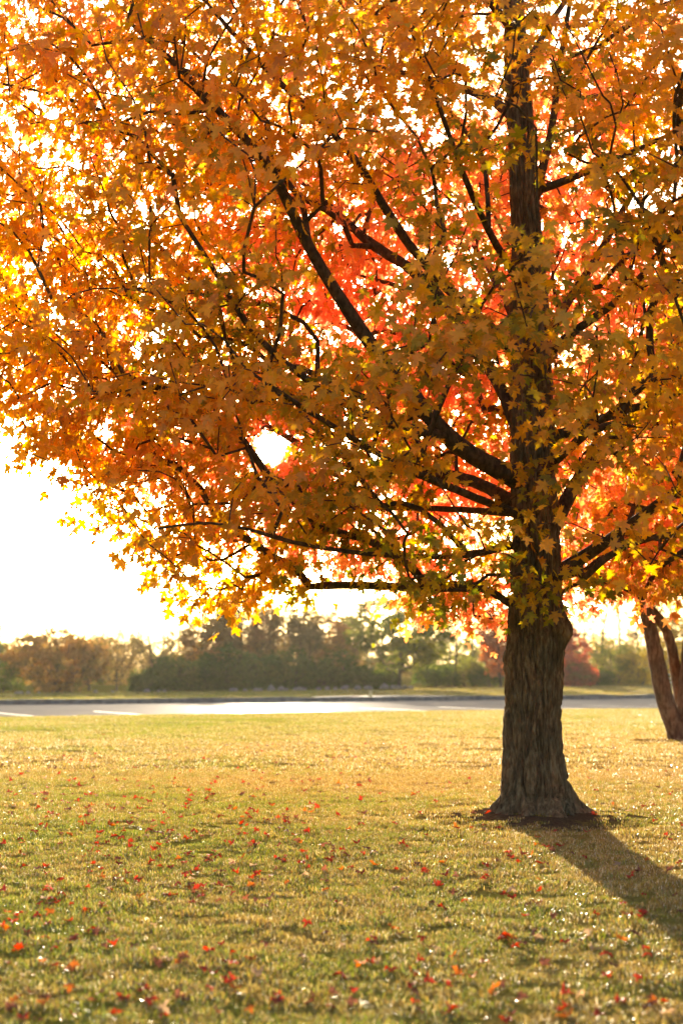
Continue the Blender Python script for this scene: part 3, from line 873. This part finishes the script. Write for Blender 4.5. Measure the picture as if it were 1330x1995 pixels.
tag(obj('twigs', tw.mesh('twigs', MAT_LIMB), maple2), kind='stuff')
i2, tp2, b2, t2, n2_, z2 = sprays(tips2, SP2, s2.par, M2 + np.array([0, 0, 5]), 11, 0.5, 0.16, rg2)
l2 = maple_colours(tp2, i2, M2 + np.array([0, 1.0, 0]), rg2) * np.array([1.05, 0.95, 1])
f2_ = leaf_frames(b2, t2, n2_, z2)
v_, f_ = place_leaves(f2_, LVL, LFL, rg2.normal(0, 0.3, len(b2)))
tag(obj('foliage', mesh_np('foliage', v_ - M2, f_, MAT_LEAF, np.repeat(l2, len(LVL), 0)), maple2), kind='stuff')
print('maple2 leaves', len(b2))

# ------------------------------------------------------------------ the wood beyond the lot
MAT_FAR_LEAF = leaf_material('far_leaf', trans=0.3, gloss=0.015)
MAT_FAR_BARK = simple_noise_mat('far_bark', (0.05, 0.045, 0.028), (0.12, 0.105, 0.065), 4, 0.9, 0.0)
QV = np.array([[-0.05, 0, 0], [0.46, 0.42, 0.02], [0.03, 1, -0.12], [-0.44, 0.5, 0.03]])
QF = np.array([[0, 1, 2], [0, 2, 3]])

def tree_line_Y(px, v): return v / (UX - UY * (px - 665) / FPX)

def far_tree(name, label, cat, px, top, halfw, cols, dv=0.0, crown_lo=0.15, n_att=150, per=12, leaf=0.13, spread=0.42, trunks=1, trunk_r=0.12, group=None, shape='round', seed=0, twig_r=0.010, flat_leaf=1.0, lean=0):
    rg = np.random.default_rng(1000 + seed)
    Y = tree_line_Y(px, 103.0 + dv)
    x = float(P(px, 1300, Y)[0]); z0 = float(ground_z(x, Y))
    o3 = np.array([x, Y, z0])
    H = P(px, top, Y)[2] - z0
    W = halfw / FPX * Y
    root = empty(name, o3)
    tag(root, label, cat, group)
    s = Skel()
    r0 = s.add((0, 0, -0.15), -1, trunk_r, 0)
    for k in range(trunks):
        az = rg.uniform(0, 6.28); sp_ = 0 if trunks == 1 else W * rg.uniform(0.15, 0.5)
        hh = H * (rg.uniform(0.72, 0.9) if shape != 'bush' else rg.uniform(0.4, 0.7))
        st = np.array([math.cos(az), math.sin(az), 0]) * (0 if trunks == 1 else min(0.4, 0.12 * W))
        mid = st + np.array([math.cos(az) * sp_ * 0.35, math.sin(az) * sp_ * 0.35, hh * 0.45]) + rg.normal(0, 0.05, 3) * W
        end = np.array([math.cos(az) * sp_ + lean, math.sin(az) * sp_, hh])
        s.polyline([st + np.array([0, 0, -0.1]), mid, end], r0, trunk_r * (1 if k == 0 else 0.75), trunk_r * 0.25, k + 1, max(0.2, hh / 14))
    m_ = n_att * 10
    c = rg.uniform(-1, 1, (m_, 3))
    if shape == 'oval': c[:, 2] = rg.uniform(0, 1, m_)
    zz = crown_lo * H + (c[:, 2] * 0.5 + 0.5) * (H * (1 - crown_lo)) if shape != 'oval' else crown_lo * H + c[:, 2] * H * (1 - crown_lo)
    f = (zz - crown_lo * H) / (H * (1 - crown_lo))
    if shape == 'cone': lim = np.clip(1.05 - 0.85 * f, 0.08, 1) * np.clip(f * 7 + 0.5, 0, 1)
    elif shape == 'vase': lim = np.clip(0.35 + 0.9 * f, 0, 1) * np.sqrt(np.clip(1.08 - f ** 3, 0, 1))
    elif shape == 'bush': lim = np.sqrt(np.clip(1 - (np.clip(f - 0.25, 0, 1) / 0.75) ** 2, 0, 1))
    elif shape == 'column': lim = np.clip(0.55 + 0.45 * np.sin(math.pi * np.clip(f * 0.9 + 0.1, 0, 1)), 0, 1)
    else: lim = np.sqrt(np.clip(1 - (2 * f - 0.95) ** 2 / 1.12, 0, 1))
    rr = np.hypot(c[:, 0], c[:, 1])
    q = np.column_stack([c[:, 0] * W, c[:, 1] * W, zz])
    lump = vnoise(q * (2.2 / max(W, 0.8)) + seed * 7.3, 5) - 0.5
    ok_ = (rr < lim * (0.95 + lump * 0.7)) & (vnoise(q * (3.4 / max(W, 0.8)) + seed, 6) > 0.36)
    q = q[ok_]; lump = lump[ok_]
    q = q[np.argsort(rg.uniform(0, 1, len(q)) - 0.35 * (np.hypot(q[:, 0], q[:, 1]) / W))][:n_att]
    if len(q) < 5: q = rg.uniform(-1, 1, (20, 3)) * np.array([W, W, H * .3]) + np.array([0, 0, H * .6])
    tips_ = s.grow(q, bf=0.3, step=max(0.22, H / 16), sag=0.05, jit=0.08, skip=3, rg=rg)
    rd = s.radii(tips_, twig_r, 0.42); S_ = np.array(s.p)
    trunk_acc = []; br = Acc()
    for ch in s.chains(rd):
        li = s.lim[ch[1]]
        if li > 0:
            cc_ = ch[1:] if s.lim[ch[0]] == 0 and len(ch) > 3 else ch
            v_, f_ = tube(S_[cc_], rd[cc_], 8)
            a_ = Acc(); a_.add(v_, f_); obj('trunk', a_.mesh('trunk', MAT_FAR_BARK), root)
        elif li < 0:
            v_, f_ = tube(S_[ch], np.minimum(rd[ch], trunk_r * 0.6), 3); br.add(v_, f_)
    if br.n: tag(obj('branches', br.mesh('branches', MAT_FAR_BARK), root), kind='stuff')
    if per > 0:
        i_, tp_, b_, t_, n_, z_ = sprays(tips_, S_, s.par, np.array([0, 0, H * 0.5]), per, spread, leaf, rg, 0.2)
        pal = np.array(cols)
        w = vnoise(tp_ * 0.9 + seed * 3.1, 8) * 0.9 + 0.35 * rg.uniform(-0.5, 0.5, len(tp_)) + 0.05
        w = np.clip(w, 0, 0.999) * (len(pal) - 1)
        k0 = np.clip(w.astype(int), 0, len(pal) - 2) if len(pal) > 1 else np.zeros(len(w), int)
        base_c = pal[k0] * (1 - (w - k0))[:, None] + pal[np.minimum(k0 + 1, len(pal) - 1)] * (w - k0)[:, None]
        cl = base_c[i_] * rg.uniform(0.7, 1.3, (len(i_), 1))
        v_, f_ = place_leaves(leaf_frames(b_, t_, n_, z_), QV, QF)
        tag(obj('crown', mesh_np('crown', v_, f_, MAT_FAR_LEAF, np.clip(np.repeat(cl, len(QV), 0), 0, 0.8)), root), kind='stuff')
    return root

RUST = [(0.13, 0.13, 0.03), (0.32, 0.19, 0.05), (0.44, 0.20, 0.06)]
TAN = [(0.14, 0.14, 0.045), (0.27, 0.20, 0.07), (0.38, 0.235, 0.08)]
SHRUB = [(0.05, 0.09, 0.014), (0.085, 0.13, 0.02), (0.14, 0.15, 0.028)]
OLIV = [(0.09, 0.13, 0.02), (0.17, 0.19, 0.03), (0.27, 0.24, 0.04)]
YEL = [(0.20, 0.20, 0.03), (0.46, 0.33, 0.04), (0.56, 0.38, 0.05)]
REDO = [(0.34, 0.12, 0.04), (0.48, 0.16, 0.05), (0.50, 0.20, 0.06)]
REDD = [(0.16, 0.13, 0.03), (0.40, 0.10, 0.045), (0.48, 0.085, 0.05)]
PALE = [(0.26, 0.27, 0.09), (0.38, 0.36, 0.12)]
GB = 'bare twiggy trees rising behind the dark shrubs'
far = [
 ('bare_tree', 'tall pale sparse tree with thin twigs, beside the rust-brown rounded tree', 'tree', -8, 1078, 55, PALE, dict(dv=4, n_att=150, per=3, shape='vase', crown_lo=.3)),
 ('rounded_tree', 'rounded rust-brown tree with dense drooping crown at the lot-side end of the wood', 'tree', 112, 1222, 104, RUST, dict(dv=0, n_att=520, per=28, trunks=3, crown_lo=.04, leaf=.16)),
 ('shrub', 'dark low shrub tucked beside the rust-brown rounded tree', 'shrub', 5, 1290, 42, SHRUB, dict(dv=2, n_att=150, per=18, shape='bush', trunks=3, trunk_r=.05)),
 ('bare_tree', 'thin upright bare tree rising above the rust-brown rounded tree', 'tree', 175, 1190, 34, TAN, dict(dv=7, n_att=140, per=2, shape='column')),
 ('bare_tree', 'light tan leafy sapling between the rust-brown tree and the crooked bare tree', 'tree', 228, 1228, 44, TAN, dict(dv=4, n_att=240, per=10, shape='round', crown_lo=.1)),
 ('bare_tree', 'thin tall twiggy tree behind the tan sapling', 'tree', 258, 1190, 30, TAN, dict(dv=10, n_att=140, per=2, shape='column')),
 ('crooked_tree', 'crooked bare tree with dark forking limbs at the edge of the dark shrubs', 'tree', 300, 1222, 52, TAN, dict(dv=2, n_att=260, per=4, shape='vase', trunks=2, crown_lo=.25, trunk_r=.14)),
 ('bare_tree', 'tan twiggy tree with a forked top behind the first dark shrubs', 'tree', 345, 1200, 50, TAN, dict(dv=9, n_att=280, per=5, shape='vase', trunks=2)),
]
for i, (x_, t_) in enumerate([(395, 1188), (438, 1170), (470, 1150), (512, 1178), (552, 1165), (598, 1185), (640, 1176), (678, 1190)]):
    far.append(('bare_tree', 'tan twiggy tree with thin upright limbs rising behind the dark shrubs', 'tree', x_, t_, 44, TAN if i % 3 else RUST, dict(dv=7 + (i * 37 % 5), n_att=460, per=16, leaf=.15, shape='vase' if i % 2 else 'round', trunks=1 + i % 2, group=GB, crown_lo=.12)))
for i, (x_, t_, w_) in enumerate([(288, 1302, 34), (335, 1268, 50), (388, 1284, 50), (442, 1252, 60), (505, 1274, 54), (560, 1258, 58), (618, 1282, 50), (662, 1262, 54), (712, 1294, 42), (745, 1304, 34)]):
    far.append(('shrub', 'dense dark green shrub in the unbroken thicket at the foot of the wood', 'shrub', x_, t_, w_, SHRUB, dict(dv=-1 + (i * 17 % 4), n_att=340, per=18, shape='bush', trunks=4, trunk_r=.05, crown_lo=.02, leaf=.15, group='dark shrubs along the edge of the wood')))
far += [
 ('lawn_tree', 'broad olive-green tree with a straight clear trunk on the far lawn', 'tree', 777, 1150, 104, OLIV, dict(dv=-3, n_att=620, per=30, crown_lo=.20, leaf=.17, trunk_r=.19)),
 ('bare_tree', 'dark bare tree with forking limbs just beside the broad olive-green tree', 'tree', 878, 1150, 48, PALE, dict(dv=6, n_att=220, per=3, shape='vase', trunks=2, crown_lo=.3, trunk_r=.14)),
 ('bare_tree', 'slender bare tree between the olive-green tree and the orange-red maple', 'tree', 922, 1165, 42, PALE, dict(dv=8, n_att=200, per=4, shape='vase', crown_lo=.3)),
 ('shrub', 'olive undergrowth shrub beneath the broad olive-green tree', 'shrub', 842, 1290, 52, SHRUB, dict(dv=5, n_att=280, per=18, shape='bush', trunks=3, trunk_r=.05)),
 ('shrub', 'yellow-flecked shrub beneath the slender bare tree', 'shrub', 905, 1272, 48, OLIV, dict(dv=6, n_att=280, per=16, shape='bush', trunks=3, trunk_r=.05)),
 ('shrub', 'dark shrub below the orange-red maple', 'shrub', 955, 1296, 44, SHRUB, dict(dv=3, n_att=240, per=18, shape='bush', trunks=3, trunk_r=.05)),
 ('red_maple', 'orange-red rounded maple partly hidden by the big trunk', 'tree', 975, 1172, 50, REDO, dict(dv=0, n_att=400, per=26, crown_lo=.14, leaf=.17, trunk_r=.12)),
 ('red_maple', 'dark crimson cone-shaped maple with green lower leaves', 'tree', 1112, 1205, 54, REDD, dict(dv=-1, n_att=420, per=26, crown_lo=.04, leaf=.17, shape='cone')),
 ('tall_tree', 'tall pale tree with a dark straight trunk rising behind the crimson maple', 'tree', 1136, 1120, 34, OLIV, dict(dv=9, n_att=180, per=6, shape='column', trunk_r=.15, crown_lo=.3)),
 ('tall_tree', 'tall thin tree with leaning dark trunk and scattered yellow leaves', 'tree', 1172, 1110, 34, YEL, dict(dv=12, n_att=180, per=5, shape='column', trunk_r=.17, crown_lo=.25, lean=.8)),
 ('tall_tree', 'tall bare-trunked tree above the yellow-green thicket', 'tree', 1206, 1105, 30, OLIV, dict(dv=14, n_att=150, per=4, shape='column', trunk_r=.16, crown_lo=.45)),
 ('tall_tree', 'tall slim tree nearest to the yellow tree behind the forked maple', 'tree', 1243, 1110, 32, OLIV, dict(dv=12, n_att=150, per=4, shape='column', trunk_r=.14, crown_lo=.45)),
 ('shrub', 'dark bush at the foot of the crimson maple', 'shrub', 1160, 1300, 34, SHRUB, dict(dv=1, n_att=200, per=18, shape='bush', trunks=3, trunk_r=.05)),
 ('shrub', 'tall olive bush below the tall bare-trunked trees', 'shrub', 1196, 1238, 48, OLIV, dict(dv=3, n_att=380, per=16, shape='bush', trunks=3, trunk_r=.07, crown_lo=.02)),
 ('shrub', 'yellow-flecked bush beside the tall olive bush', 'shrub', 1245, 1248, 46, YEL[:2] + OLIV[:1], dict(dv=1, n_att=380, per=16, shape='bush', trunks=3, trunk_r=.07, crown_lo=.02)),
 ('yellow_tree', 'golden yellow tree standing behind the forked maple', 'tree', 1310, 1150, 62, YEL, dict(dv=-2, n_att=480, per=16, crown_lo=.12, leaf=.17)),
 ('shrub', 'dark green hedge-like bush below the golden yellow tree', 'shrub', 1300, 1288, 50, SHRUB, dict(dv=4, n_att=280, per=18, shape='bush', trunks=3, trunk_r=.05)),
]
# a second, hazier rank of trees deeper in the wood
for i, x_ in enumerate([-40, 40, 110, 165, 215, 330, 420, 500, 590, 660, 730, 810, 870, 940, 1010, 1075, 1140, 1225, 1290, 1360, 1420]):
    far.append(('woodland_tree', 'hazy tan woodland tree deep behind the front trees', 'tree', x_, 1222 + (i * 53 % 30), 62, TAN if i % 3 else OLIV, dict(dv=24 + (i * 29 % 14), n_att=320, per=15, shape='round', trunks=2, leaf=.2, crown_lo=.02, group='trees deep in the wood')))
ORD = ['first', 'second', 'third', 'fourth', 'fifth', 'sixth', 'seventh', 'eighth', 'ninth', 'tenth']
seen = {}
for i, (nm, lb, ct, x_, t_, w_, cl_, kw) in enumerate(far):
    if lb.startswith('dense dark green shrub') or lb.startswith('tan twiggy tree with thin'):
        k = seen.get(lb, 0); seen[lb] = k + 1
        lb = ('dense dark green thicket shrub, ' if nm == 'shrub' else 'tan twiggy tree above the thicket, ') + ORD[k] + ' along from the rust-brown rounded tree'
    far_tree(nm, lb, ct, x_, t_, w_, cl_, seed=i, **kw)

# ------------------------------------------------------------------ boulders along the wood's edge
MAT_ROCK = simple_noise_mat('boulder_stone', (0.14, 0.125, 0.10), (0.28, 0.25, 0.20), 6, 0.8, 0.5)
import bmesh
rocks = []
for k in range(6):
    bm = bmesh.new(); bmesh.ops.create_icosphere(bm, subdivisions=2, radius=0.5)
    co = np.array([v.co[:] for v in bm.verts])
    d_ = 1 + (vnoise(co * 2.6 + k * 11 + 20, 33) - 0.5) * 0.8
    for v, q, dd in zip(bm.verts, co, d_): v.co = Vector(q * dd * np.array([1.0, 0.8, 0.72]))
    me = bpy.data.meshes.new('boulder'); bm.to_mesh(me); bm.free(); me.materials.append(MAT_ROCK)
    rocks.append(me)
BL = [(35, 9), (42, 9), (56, 7), (76, 6), (187, 8), (220, 6), (286, 11), (309, 7), (321, 6), (450, 8), (456, 10), (477, 7), (498, 9), (507, 9), (528, 15), (548, 12), (558, 7), (575, 8), (584, 11), (594, 8), (620, 8), (638, 10), (653, 8),
      (672, 13), (698, 13), (718, 15), (748, 15), (765, 11), (775, 12), (788, 11), (800, 10)]
for i, (x_, w_) in enumerate(BL):
    Y = tree_line_Y(x_, 98.6)
    q = P(x_, 1345, Y); s_ = w_ * 1.3 / FPX * Y
    o = obj('boulder', rocks[i % 6], None, (q[0], Y, float(ground_z(q[0], Y)) + s_ * 0.14))
    o.scale = (s_, s_, s_ * (0.9 + 0.3 * ((i * 7) % 5) / 5)); o.rotation_euler = (0, 0, i * 1.9)
    tag(o, 'grey boulder in the broken row along the foot of the wood', 'boulder', 'boulders along the edge of the far lawn')

# short marker post on the kerb
q = P(722, 1364, tree_line_Y(722, V_FAR + 0.45)); gz0 = float(ground_z(q[0], q[1]))
post = empty('marker_post', (q[0], q[1], gz0))
tag(post, 'short pale yellow marker post on the lawn edge behind the kerb', 'post')
def box_bevel(name, sx, sy, z0, z1, mat, parent, bev=0.01, taper=1.0):
    bm = bmesh.new(); bmesh.ops.create_cube(bm, size=1)
    for v in bm.verts:
        t = taper if v.co.z > 0 else 1
        v.co = Vector((v.co.x * sx * t, v.co.y * sy * t, z0 + (v.co.z + 0.5) * (z1 - z0)))
    bmesh.ops.bevel(bm, geom=bm.edges[:], offset=bev, segments=2, affect='EDGES')
    me = bpy.data.meshes.new(name); bm.to_mesh(me); bm.free(); me.materials.append(mat)
    return obj(name, me, parent)
MAT_POST = simple_noise_mat('post_paint', (0.62, 0.5, 0.22), (0.74, 0.62, 0.3), 8, 0.6, 0.1)
box_bevel('shaft', 0.17, 0.17, -0.1, 0.30, MAT_POST, post, taper=0.9)
box_bevel('cap', 0.19, 0.19, 0.30, 0.36, MAT_POST, post, taper=0.7)

# grey rail fence seen between the stems of the forked maple
q = P(1300, 1330, 122.0)
fence = empty('rail_fence', (q[0], 122.0, float(ground_z(q[0], 122.0))))
tag(fence, 'low grey rail fence seen between the forked maple stems', 'fence')
MAT_RAIL = simple_noise_mat('grey_rail', (0.24, 0.27, 0.28), (0.36, 0.39, 0.40), 5, 0.7, 0.1)
for k in range(4):
    o = box_bevel('post', 0.1, 0.1, -0.1, 1.15, MAT_RAIL, fence); o.location.x = -1.2 + k * 0.8
for z_ in (0.35, 0.7, 1.05):
    o = box_bevel('rail', 2.7, 0.05, z_ - 0.05, z_ + 0.05, MAT_RAIL, fence); o.location.y = -0.08

# ------------------------------------------------------------------ grass
MAT_GRASS = grass_material()
def tuft_mesh(name, blades, radius, hgt, wid, rg, flat=0.5):
    n = blades
    a = rg.uniform(0, 6.28, n); rr = radius * np.sqrt(rg.uniform(0, 1, n))
    b0 = np.column_stack([rr * np.cos(a), rr * np.sin(a), np.full(n, -0.008)])
    az = rg.uniform(0, 6.28, n)
    lie = rg.uniform(0, 1, n) ** 1.2
    h = hgt * np.clip(rg.normal(1, 0.3, n), 0.35, 1.9)
    hz = h * (1 - flat * lie * 0.9); ho = h * (0.25 + lie * 0.9)
    dr = np.column_stack([np.cos(az), np.sin(az), np.zeros(n)]); sd = np.column_stack([-np.sin(az), np.cos(az), np.zeros(n)])
    w = (wid * rg.uniform(0.6, 1.3, n))[:, None]
    mid = b0 + dr * (ho * 0.35)[:, None] + np.array([0, 0, 1.0]) * (hz * 0.65)[:, None]
    tip = b0 + dr * ho[:, None] + np.array([0, 0, 1.0]) * hz[:, None]
    V = np.stack([b0 - sd * w * .5, b0 + sd * w * .5, mid + sd * w * .42, mid - sd * w * .42, tip], 1).reshape(-1, 3)
    k = np.arange(n)[:, None] * 5
    F4 = k + np.array([[0, 1, 2, 3]]); F3 = k + np.array([[3, 2, 4]])
    c = np.zeros((n, 3)); c[:, 0] = rg.uniform(0, 1, n); c[:, 1] = rg.uniform(0, 1, n)
    return mesh_np(name, V, [F4, F3], MAT_GRASS, np.repeat(c, 5, 0))
rgg = np.random.default_rng(5)
def scatter(name, label, meshes, pts, scl, rot):
    """one grass object: points that carry tuft instances"""
    me = bpy.data.meshes.new(name)
    me.vertices.add(len(pts)); me.vertices.foreach_set('co', pts.astype(np.float32).ravel())
    a = me.attributes.new('s', 'FLOAT', 'POINT'); a.data.foreach_set('value', scl.astype(np.float32))
    a = me.attributes.new('r', 'FLOAT', 'POINT'); a.data.foreach_set('value', rot.astype(np.float32))
    o = obj(name, me)
    tag(o, label, 'grass', kind='stuff')
    src = bpy.data.collections.new(name + '_source')
    for m_ in meshes: src.objects.link(bpy.data.objects.new('grass_tuft', m_))
    ng = bpy.data.node_groups.new(name, 'GeometryNodeTree')
    ng.interface.new_socket('Geometry', in_out='INPUT', socket_type='NodeSocketGeometry')
    ng.interface.new_socket('Geometry', in_out='OUTPUT', socket_type='NodeSocketGeometry')
    nn = ng.nodes
    gi = nn.new('NodeGroupInput'); go = nn.new('NodeGroupOutput')
    ci = nn.new('GeometryNodeCollectionInfo'); ci.inputs['Collection'].default_value = src
    ci.inputs['Separate Children'].default_value = True; ci.inputs['Reset Children'].default_value = True
    ip = nn.new('GeometryNodeInstanceOnPoints'); ip.inputs['Pick Instance'].default_value = True
    na = nn.new('GeometryNodeInputNamedAttribute'); na.data_type = 'FLOAT'; na.inputs['Name'].default_value = 's'
    nb = nn.new('GeometryNodeInputNamedAttribute'); nb.data_type = 'FLOAT'; nb.inputs['Name'].default_value = 'r'
    cx = nn.new('ShaderNodeCombineXYZ')
    ng.links.new(nb.outputs['Attribute'], cx.inputs['Z'])
    ng.links.new(gi.outputs[0], ip.inputs['Points']); ng.links.new(ci.outputs[0], ip.inputs['Instance'])
    ng.links.new(na.outputs['Attribute'], ip.inputs['Scale']); ng.links.new(cx.outputs[0], ip.inputs['Rotation'])
    ng.links.new(ip.outputs[0], go.inputs[0])
    md = o.modifiers.new('scatter', 'NODES'); md.node_group = ng
    return o
near_t = [tuft_mesh('grass_tuft', 110, 0.10, 0.034, 0.0046, rgg, 0.95) for _ in range(6)]
far_t = [tuft_mesh('grass_tuft', 90, 0.24, 0.042, 0.010, rgg, 0.9) for _ in range(4)]
def lawn_pts(y0, y1, dens, marg):
    wmax = 0.25 * y1 + marg
    n = int((y1 - y0) * 2 * wmax * dens)
    y = rgg.uniform(y0, y1, n); x = rgg.uniform(-wmax, wmax, n)
    ok_ = np.abs(x) < 0.25 * y + marg
    x, y = x[ok_], y[ok_]
    u, v = uv_of(x, y)
    e = V_NEAR + (vnoise(np.stack([u * 0.6, u * 0, u * 0], -1), 11) - 0.5) * 0.5
    ok_ = v < e + 0.08
    for cx, cyy, r0, r1 in ((TX, TY, 0.65, 1.4), (TREE2[0], TREE2[1], 0.6, 1.15)):
        r = np.hypot(x - cx, (y - cyy))
        ok_ &= rgg.uniform(0, 1, len(x)) < sstep(r0, r1, r + (vnoise(np.stack([x * 2.2, y * 2.2, x * 0], -1), 12) - 0.5) * 0.9) + 0.10 * (r > 0.4)
    # thinner where the turf is worn
    worn = vnoise(np.stack([x * 1.3, y * 1.3, x * 0], -1), 15)
    ok_ &= rgg.uniform(0, 1, len(x)) < 0.85 + 0.3 * sstep(0.25, 0.6, worn)
    x, y = x[ok_], y[ok_]
    return np.column_stack([x, y, ground_z(x, y)])
pn = lawn_pts(4.2, 23, 120, 4.5)
h_ = 0.62 + 0.75 * vnoise(pn * np.array([9, 9, 0]), 16) * (0.35 + 1.3 * vnoise(pn * np.array([4.2, 4.2, 0]), 17) ** 1.5)
scatter('grass', 'short straw and green turf round the big maple', near_t, pn, h_, rgg.uniform(0, 6.28, len(pn)))
pf_ = lawn_pts(22, 64, 22, 6.0)
scatter('grass', 'short sunlit turf between the big maple and the parking lot', far_t, pf_, rgg.uniform(0.6, 1.15, len(pf_)), rgg.uniform(0, 6.28, len(pf_)))
# far lawn
n = 9000
uu = rgg.uniform(0, 125, n); vv = V_FAR + 0.25 + rgg.uniform(0, 1, n) ** 1.3 * 30
x, y = xy_of(uu, vv)
okf = ~((uu > ua) & (uu < ub) & (vv < V_FAR + 5))
x, y = x[okf], y[okf]
scatter('grass', 'mown lawn between the kerb and the wood', far_t, np.column_stack([x, y, ground_z(x, y)]), rgg.uniform(0.8, 1.7, len(x)), rgg.uniform(0, 6.28, len(x)))
print('grass', len(pn), len(pf_))

# ------------------------------------------------------------------ fallen leaves
MAT_FALLEN = leaf_material('fallen_leaf', trans=0.3, gloss=0.03)
KINDS = {'red': ((0.34, 0.04, 0.018), 'bright red maple leaf fallen on the lawn'),
         'orange': ((0.42, 0.12, 0.02), 'orange maple leaf fallen on the lawn'),
         'brown': ((0.15, 0.055, 0.03), 'dark red-brown curled maple leaf fallen on the lawn'),
         'tan': ((0.38, 0.25, 0.14), 'pale tan dry maple leaf fallen on the lawn')}
rl = np.random.default_rng(77)
fl_mesh = {}
for kd, (c, lb) in KINDS.items():
    fl_mesh[kd] = []
    for k in range(5):
        v = LV.copy()
        ax = rl.uniform(0, 3.14); w_ = v[:, 0] * math.cos(ax) + (v[:, 1] - 0.4) * math.sin(ax)
        cu = rl.uniform(0.4, 1.9) * rl.choice([-1, 1])
        v[:, 2] += cu * w_ ** 2 + 0.5 * (vnoise(np.column_stack([v[:, :2] * 2.6 + k * 9, v[:, 0] * 0]), 90 + k) - 0.5) + rl.normal(0, 0.03, len(v))
        v[:, 1] -= 0.35
        cc_ = np.clip(np.array(c) * rl.uniform(0.8, 1.2), 0, 0.8)
        fl_mesh[kd].append(mesh_np('fallen_leaf', v, LF, MAT_FALLEN, np.tile(cc_, (len(v), 1))))
px_, py_ = [], []
while len(px_) < 760:
    x = rl.uniform(-10, 1340); y = 1405 + 590 * rl.uniform(0, 1) ** 1.0
    w = 0.30 + 0.70 * math.exp(-((x - 250) / 420) ** 2) * math.exp(-((y - 1590) / 130) ** 2) * 1.4
    if y < 1470: w *= 0.45
    if y > 1760: w *= 0.75
    w *= 0.45 + 1.1 * float(vnoise(np.array([[x / 60.0, y / 30.0, 0]]), 55)[0]) ** 1.5
    if rl.uniform(0, 1) < w: px_.append(x); py_.append(y)
ordr = list(np.argsort(-np.array(py_)))
for _ in range(420):      # the scatter goes on past both sides of the view
    px_.append(rl.choice([rl.uniform(-900, -20), rl.uniform(1350, 2200)])); py_.append(1415 + 600 * rl.uniform(0, 1)); ordr.append(len(px_) - 1)
lit_v, lit_f, lit_c, nlit = [], [], [], 0
for cnt, i in enumerate(ordr):
    q = ground_pt(px_[i], py_[i])
    u, v = uv_of(q[0], q[1])
    if v > V_NEAR - 0.5 or math.hypot(q[0] - TX, q[1] - TY) < 0.45: continue
    kd = rl.choice(['red', 'orange', 'brown', 'tan'], p=[0.50, 0.13, 0.29, 0.08])
    me = fl_mesh[kd][rl.integers(0, 5)]
    s_ = rl.uniform(0.042, 0.082)
    eul = (rl.normal(0, 0.35), rl.normal(0, 0.35), rl.uniform(0, 6.28))
    z_ = float(ground_z(q[0], q[1])) + 0.03
    if cnt < 300:
        o = obj('fallen_leaf', me, None, (q[0], q[1], z_)); o.scale = (s_, s_, s_); o.rotation_euler = eul
        tag(o, KINDS[kd][1], 'leaf', kd + ' maple leaves scattered on the lawn')
    else:
        from mathutils import Euler
        Mx = np.array(Euler(eul).to_matrix())
        vv_ = np.array([w.co[:] for w in me.vertices]) * s_ @ Mx.T + np.array([q[0], q[1], z_])
        lit_v.append(vv_); lit_f.append(LF + nlit); nlit += len(vv_)
        lit_c.append(np.tile(np.array(KINDS[kd][0]), (len(vv_), 1)))
o = obj('leaf_litter', mesh_np('leaf_litter', np.vstack(lit_v), np.vstack(lit_f), MAT_FALLEN, np.vstack(lit_c)))
tag(o, 'small far-off red and brown leaves sprinkled over the lawn', 'leaves', kind='stuff')

# ------------------------------------------------------------------ haze
m, nt, out = new_mat('haze_air')
pv = N(nt, 'VolumePrincipled')
pv.inputs['Color'].default_value = (1.0, 0.95, 0.85, 1)
pv.inputs['Density'].default_value = 0.0001
pv.inputs['Anisotropy'].default_value = 0.45
L(nt, pv.outputs[0], out.inputs['Volume'])
hz = [(-460, -100), (460, -100), (460, 640), (-460, 640)]
hv = [(x, y, -6.0) for x, y in hz] + [(x, y, 14.0) for x, y in hz]
hf = np.array([[3, 2, 1, 0], [4, 5, 6, 7], [0, 1, 5, 4], [1, 2, 6, 5], [2, 3, 7, 6], [3, 0, 4, 7]])
haze = obj('haze', mesh_np('haze', np.array(hv), hf, m))
tag(haze, 'thin sunlit haze filling the air over the park', 'haze', kind='stuff')
